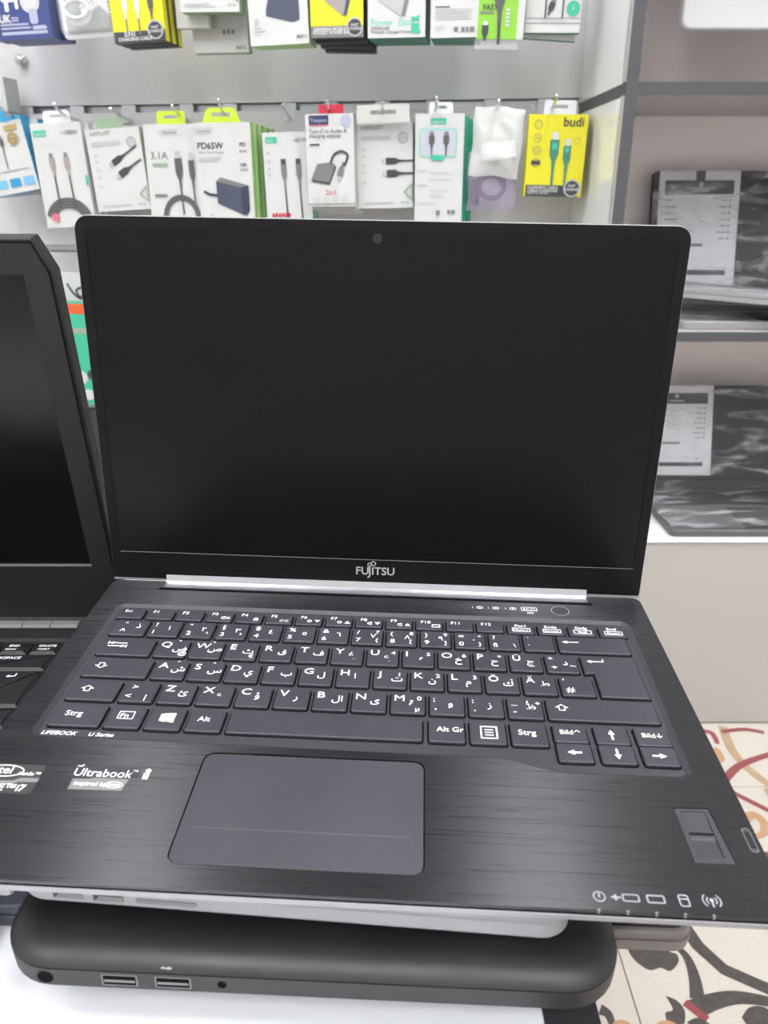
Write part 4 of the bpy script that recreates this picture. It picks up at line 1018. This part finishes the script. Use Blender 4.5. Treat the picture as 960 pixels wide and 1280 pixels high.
# keys
KW, KH = 16.6, 15.6
ROW = [0.0, -19.43, -38.87, -58.3, -77.75]
def key(outline, legs=(), draw=None, small=False):
    b = MB(); o = ccw(outline)
    b.loft([[(x, y, -1.5) for x, y in o], [(x, y, -0.35) for x, y in o], [(x, y, 0.0) for x, y in inset(o, .45)]])
    b.m[:] = [0] * len(b.m); b.ring(inset(o, -.75), .9, -1.45, 1)  # flat near-black ring on the tray paints the shadowed gap around the key
    k = bd(b, 'key', ['key', 'deck_edge'])
    if legs or draw:
        b = MB()
        for lg in legs:
            t, x, y, s = lg[:4]; b.text(t, x, y, s, .06, lg[4] if len(lg) > 4 else 'l', 0.0 if t in 'MNWÄ' else .006, 0.0, 1.12 if len(t) == 1 and t.isascii() else 1.0)
        if draw: draw(b)
        bd(b, 'legend', 'legend', k)
    return k
def rk(x0, x1, y, h=KH): return rrect(x0, y - h / 2, x1, y + h / 2, 1.1, 3)
def kc(cx, y): return rk(cx - KW / 2, cx + KW / 2, y)
def arrow(b, x0, y0, x1, y1, wd=.8, hd=3.0, z=.06):
    a = Vector((x0, y0)); c = Vector((x1, y1)); d = (c - a).normalized(); n_ = Vector((-d.y, d.x)); e = c - d * hd
    b.ribbon([tuple(a), tuple(e)], wd, z); b.flat([tuple(c), tuple(e + n_ * hd * .5), tuple(e - n_ * hd * .5)], z)
def outl_arrow(b, cx, cy, up, s=1.0):
    P = [(-1.6, -2.2), (1.6, -2.2), (1.6, 0), (3.4, 0), (0, 2.6), (-3.4, 0), (-1.6, 0)]
    P = [(cx + x * s, cy + (y if up else -y) * s) for x, y in P]
    b.ring(ccw(P), .5, .06)
# function row
fn = ['Esc', 'F1', 'F2', 'F3', 'F4', 'F5', 'F6', 'F7', 'F8', 'F9', 'F10', 'F11', 'F12', 'Pos1', 'Ende', 'Einfg', 'Entf']
sub = {3: 'mute', 4: '⌂', 5: '((·))', 6: '☼▼', 7: '☼▲', 8: '◁▼', 9: '◁▲', 10: 'scr', 13: 'Num⇩', 14: 'Druck', 15: 'Roll', 16: 'Pause'}
for i, t in enumerate(fn):
    cx = -24.6 + 17.31 * i; y = 14.9 if i < 13 else 14.4
    legs = [(t, cx - 4.8, y + 1.2, 4.0, 'l', .02)]; dr = None
    if i == 0: legs = [(t, cx - 4.2, y + 1.4, 3.5, 'l', .02)]
    if i in (6, 7, 8, 9):
        up = i in (7, 9)
        def dr(b, cx=cx, y=y, up=up, i=i):
            o = [(cx + 3.2, y - 2.4), (cx + 6.6, y - 2.4), (cx + 4.9, y + .2)] if up else [(cx + 3.2, y + .2), (cx + 6.6, y + .2), (cx + 4.9, y - 2.4)]
            b.flat(o, .06)
            if i < 8: b.ring(circ(cx + .4, y - 1.2, 1.3, 12), .5, .06)
            else: b.ring([(cx - .8, y - 2.0), (cx + 1.6, y - 2.8), (cx + 1.6, y + .4), (cx - .8, y - .4)], .5, .06)
    elif i == 3:
        def dr(b, cx=cx, y=y): b.ring([(cx + 1, y - 2.0), (cx + 3.2, y - 2.9), (cx + 3.2, y + .5), (cx + 1, y - .4)], .5, .06); b.ribbon([(cx + 3.8, y - 2.4), (cx + 6, y)], .6, .06); b.ribbon([(cx + 3.8, y), (cx + 6, y - 2.4)], .6, .07)
    elif i == 4:
        def dr(b, cx=cx, y=y): b.ring(rrect(cx + 2.6, y - 2.8, cx + 5.4, y - .8, .3), .6, .06); b.ring(circ(cx + 4, y - .6, 1.0, 10), .4, .06)
    elif i == 5:
        def dr(b, cx=cx, y=y): b.text('((•))', cx + .6, y - 2.6, 3.2, .06)
    elif i == 10:
        def dr(b, cx=cx, y=y): b.ring(rrect(cx + 1.4, y - 2.8, cx + 6.2, y + .2, .2), .6, .06)
    elif i >= 13:
        legs = [(t, cx, y + 1.5, 3.6, 'c', .03), (sub[i], cx + .3, y - 2.6, 3.2, 'c', .01)]
        def dr(b, cx=cx, y=y): b.ring(rrect(cx - 4.8, y - 3.3, cx + 5.4, y + .5, .2), .45, .06)
    key(rrect(cx - 7.4, y - 5.0, cx + 7.4, y + 4.8, 1, 3), legs, dr)
# number row
tl = [('!', '1', '١', ''), ('"', '2', '٢', '²'), ('§', '3', '٣', '³'), ('$', '4', '٤', ''), ('%', '5', '٥', ''), ('&', '6', '٦', ''), ('/', '7', '٧', '{'), ('(', '8', '٨', '['), (')', '9', '٩', ']'), ('=', '0', '٠', '}'), ('?', 'ß', '', '\\'), ('`', '´', '', '')]
num = {6: '7', 7: '8', 8: '9', 9: '÷'}
y = ROW[0]
key(rk(-29.8, -10.6, y), [('°', -24, y + 1.6, 5), ('^', -25, y - 6, 6.5), ('ذ', -17, y - .4, 6.5)])
for i, (a, c, ar, sp) in enumerate(tl):
    x = 19.0 * i
    L = [(a, x - 6.2, y + 2.0, 5.2), (c, x - 6.2, y - 5.4, 5.2)]
    if ar: L.append((ar, x + 1.6, y - 1.2, 5.6))
    if sp: L.append((sp, x + 4.6, y - 5.0, 4.4))
    if i in num: L.append((num[i], x + 4.4, y + 3.0, 4.2))
    key(kc(x, y), L)
key(rk(219.6, 258, y), (), lambda b: arrow(b, 231, 2, 221.8, 2, .7, 3))
# letter rows
y = ROW[1]
key(rk(-29.8, -1.2, y), (), lambda b: (arrow(b, -16, y + 3.2, -26, y + 3.2, .7, 2.6), arrow(b, -26, y + .4, -16, y + .4, .7, 2.6), b.ribbon([(-26.2, y + 2), (-26.2, y + 4.6)], .6, .06), b.ribbon([(-15.8, y - .9), (-15.8, y + 1.7)], .6, .06)))
r2 = [('Q', 'ض', '@'), ('W', 'ص', ''), ('E', 'ث', '€'), ('R', 'ق', ''), ('T', 'ف', ''), ('Y', 'غ', ''), ('U', 'ع', '4'), ('I', 'ه', '5'), ('O', 'خ', '6'), ('P', 'ح', '*'), ('Ü', 'ج', ''), ('*', 'د', '')]
r3 = [('A', 'ش', ''), ('S', 'س', ''), ('D', 'ي', ''), ('F', 'ب', ''), ('G', 'ل', ''), ('H', 'ا', ''), ('J', 'ت', '1'), ('K', 'ن', '2'), ('L', 'م', '3'), ('Ö', 'ك', '-'), ('Ä', 'ط', ''), ("'", '', '')]
r4 = [('>', '', ''), ('Z', 'ئ', ''), ('X', 'ء', ''), ('C', 'ؤ', ''), ('V', 'ر', ''), ('B', 'لا', ''), ('N', 'ى', ''), ('M', 'ة', '0'), (';', 'و', ''), (':', 'ز', ''), ('_', 'ظ', '')]
for row, yy, x00 in ((r2, ROW[1], 9.5), (r3, ROW[2], 14.25), (r4, ROW[3], 4.75)):
    for i, (a, ar, sp) in enumerate(row):
        x = x00 + 19 * i; big = a.isalpha()
        L = [(a, x - 6.6, yy + (1.4 if big else 2.2), 6.8 if big else 5.2, 'l', .018)]
        if ar: L.append((ar, x + .6, yy - 2.0 if sp else yy - 1.0, 6.2))
        if sp:
            dig = sp.isdigit() or sp in '*-'
            L.append((sp, x + 4.4, yy + 2.4 if dig else yy - 5.8, 4.4))
        if a == '*': L.append(('+', x - 5.8, yy - 5.2, 5.4)); L.append(('~', x + 4, yy - 3, 5))
        if a == "'": L.append(('#', x - 6, yy - 5.2, 6.4))
        if a == '>': L = [('>', x - 4.5, yy + 2.0, 5.2), ('<', x - 6.0, yy - 5.2, 5.2), ('|', x + 4, yy - 5.6, 5.0)]
        if a == 'M': L.append(('µ', x + 3.6, yy - 6, 5))
        if a == ';': L.append((',', x - 6, yy - 4, 6))
        if a == ':': L.append(('.', x - 6, yy - 4, 6))
        if a == '_': L.append(('?', x + .8, yy + 2.6, 4.4)); L.append(('+', x + 5.2, yy + 2.4, 4.4)); L.append(('-', x - 6, yy - 4.6, 5.4))
        if len(ar) and a in 'QWAS': L.append(('ً', x + 2, yy + 4, 5))
        key(kc(x, yy), L)
yt = ROW[1] + KH / 2; yb = ROW[2] - KH / 2
key([(229.4, yt), (258, yt), (258, yb), (234.2, yb), (234.2, ROW[1] - KH / 2 + .8), (229.4, ROW[1] - KH / 2 - .2)], (), lambda b: (arrow(b, 241, yt - 4.6, 232, yt - 4.6, .7, 2.6), b.ribbon([(240.8, yt - 4.6), (240.8, yt - 2.4)], .7, .06)))
y2 = ROW[2]; key(rk(-29.8, 3.6, y2), (), lambda b: outl_arrow(b, -22.4, y2 + 1.6, False))
y3 = ROW[3]; key(rk(-29.8, -6.0, y3), (), lambda b: outl_arrow(b, -21.8, y3 + 1.0, True))
key(rk(205.4, 258, y3), (), lambda b: outl_arrow(b, 212.6, y3 + 1.4, True))
y4 = ROW[4]
key(rk(-29.8, -6.0, y4), [('Strg', -24.5, y4 - .6, 5.2, 'l', .02)])
key(kc(4.75, y4), [('Fn', 2.0, y4 - .6, 4.6)], lambda b: b.ring(rrect(.8, y4 - 1.6, 8.4, y4 + 4.0), .4, .06))
def winlogo(b):
    x, yq = 24.4, y4 + .6
    for a, c, dx in ((0, 0, 0), (0, 1, 0), (1, 0, 0), (1, 1, 0)):
        x0_ = x - 4.2 + a * 4.0; w_ = 3.6 if a == 0 else 4.8; s0 = .45 if a == 0 else 0
        if c == 0: b.flat([(x0_, yq - 3.6 + s0 + .3), (x0_ + w_, yq - 4.0 - (0 if a == 0 else .3)), (x0_ + w_, yq - .2), (x0_, yq - .2)], .06)
        else: b.flat([(x0_, yq + .2), (x0_ + w_, yq + .2), (x0_ + w_, yq + 4.0 + (0 if a == 0 else .3)), (x0_, yq + 3.6 - s0 + (0.5 if a else 0))], .06)
def winsmall(b):
    n0 = len(b.v); winlogo(b)
    for v in b.v[n0:]: v.x = 24.2 + (v.x - 24.2) * .8; v.y = y4 + .6 + (v.y - y4 - .6) * .8
key(kc(23.9, y4), (), winsmall)
key(kc(42.9, y4), [('Alt', 39, y4 - .8, 4.8, 'l', .02)])
key(rk(53.8, 144.8, y4))
key(kc(156.2, y4), [('Alt Gr', 151.4, y4 - .6, 4.8, 'l', .02)])
def menu(b):
    b.ring(rrect(171.8, y4 - 4.4, 179.8, y4 + 4.4), .7, .06)
    for k in (-1.8, 0, 1.8): b.ribbon([(173.8, y4 + k), (177.8, y4 + k)], .6, .06)
key(kc(175.3, y4), (), menu)
key(kc(194.3, y4), [('Strg', 189.4, y4 - .6, 5.2, 'l', .02)])
for cx, t, d in ((213.5, 'Bild↑', 'l'), (232.6, None, 'd'), (252.2 - .9, 'Bild↓', 'r')):
    ya, yb_ = -75.9, -88.9; x0_, x1_ = cx - 7.7, cx + 7.7
    def up(b, cx=cx): arrow(b, cx, ya - 3.4, cx, ya + 3.6, 1.0, 3.2)
    key(rrect(x0_, ya - 6.1, x1_, ya + 6.1, 1.1, 3), [(t, cx - 4.6, ya - .6, 4.3, 'l', .02)] if t else (), None if t else up)
    def dn(b, cx=cx, d=d):
        if d == 'd': arrow(b, cx, yb_ + 3.6, cx, yb_ - 3.4, 1.0, 3.2)
        elif d == 'l': arrow(b, cx + 3.2, yb_, cx - 3.4, yb_, 1.0, 3.2)
        else: arrow(b, cx - 3.4, yb_, cx + 3.2, yb_, 1.0, 3.2)
    key(rrect(x0_, yb_ - 6.1, x1_, yb_ + 6.1, 1.1, 3), (), dn)

# hinge bar and lid
b = MB(); prof = [(54.6, 4.6), (53.4, 0.9), (45.0, -0.3), (45.0, -2), (54.6, -2)]
b.loft([[(xx, y, z) for y, z in prof][::-1] for xx in (-15.6, 244.8)]); bd(b, 'hinge_bar', 'hinge')
b = MB(); b.plate(rrect(-17.6, 43.6, 246.8, 46.0), [], 0.0, 0.12); bd(b, 'hinge_gap', 'deck_edge')
TH = 1.523337814
T = Matrix.Translation((0, 54.484, -0.52)) @ Matrix.Rotation(TH, 4, 'X')
def ltop(x0, y0, x1, y1, r): return rrect(x0, y0, x1, y1, 2, 2)[:3] + rrect(x0, y0, x1, y1, r, 8)[9:27] + rrect(x0, y0, x1, y1, 2, 2)[9:]
LH = 215.3
b = MB(); b.T = T; o = ltop(-49.3, 1.0, 277.3, LH, 8)
b.loft([[(x, y, -6.0) for x, y in inset(o, 1.5)], [(x, y, -5.0) for x, y in o], [(x, y, -1.0) for x, y in o], [(x, y, -.6) for x, y in inset(o, .3)]]); lid = bd(b, 'lid', 'silver_dull')
b = MB(); b.T = T; o2 = inset(o, .5); b.plate(o2, [rrect(-43.4, 20.2, 271.2, 209.4, 2.5, 3)], -.8, 0.0); bd(b, 'bezel', 'bezel', lid)
b = MB(); b.T = T; b.flat(rrect(-44, 19.6, 272, 210), -0.35); bd(b, 'screen', 'screen', lid)
b = MB(); b.T = T; b.flat(rrect(-43.2, 19.9, 271.0, 20.35), 0.08); bd(b, 'screen_edge', 'port_grey', lid)
b = MB(); b.T = T; b.prism(rrect(-49.0, 1.0, -16.6, 2.2, .3), -.5, .5); bd(b, 'lid_foot', 'silver', lid)
b = MB(); b.T = T; b.prism(rrect(245.6, 1.0, 277.0, 2.2, .3), -.5, .5); bd(b, 'lid_foot', 'silver', lid)
b = MB(); b.T = T
b.text('FU', 103.2, 10.2, 7.2, .12, 'l', .015); b.text('ITSU', 113.0, 10.2, 7.2, .12, 'l', .015)
b.ribbon([(111.6, 15.4), (111.6, 9.6), (111.2, 8.6), (110.2, 8.2)], .9, .12); b.ring(circ(111.4, 16.8, 1.3, 16), .5, .12); b.ring(circ(113.8, 17.6, 1.6, 16), .55, .13)
bd(b, 'logo', 'ink_pale', lid)
b = MB(); b.T = T; b.prism(circ(113.7, 206.1, 2.6, 24), -.4, 0.02); wc = bd(b, 'webcam', 'bezel_l', lid)
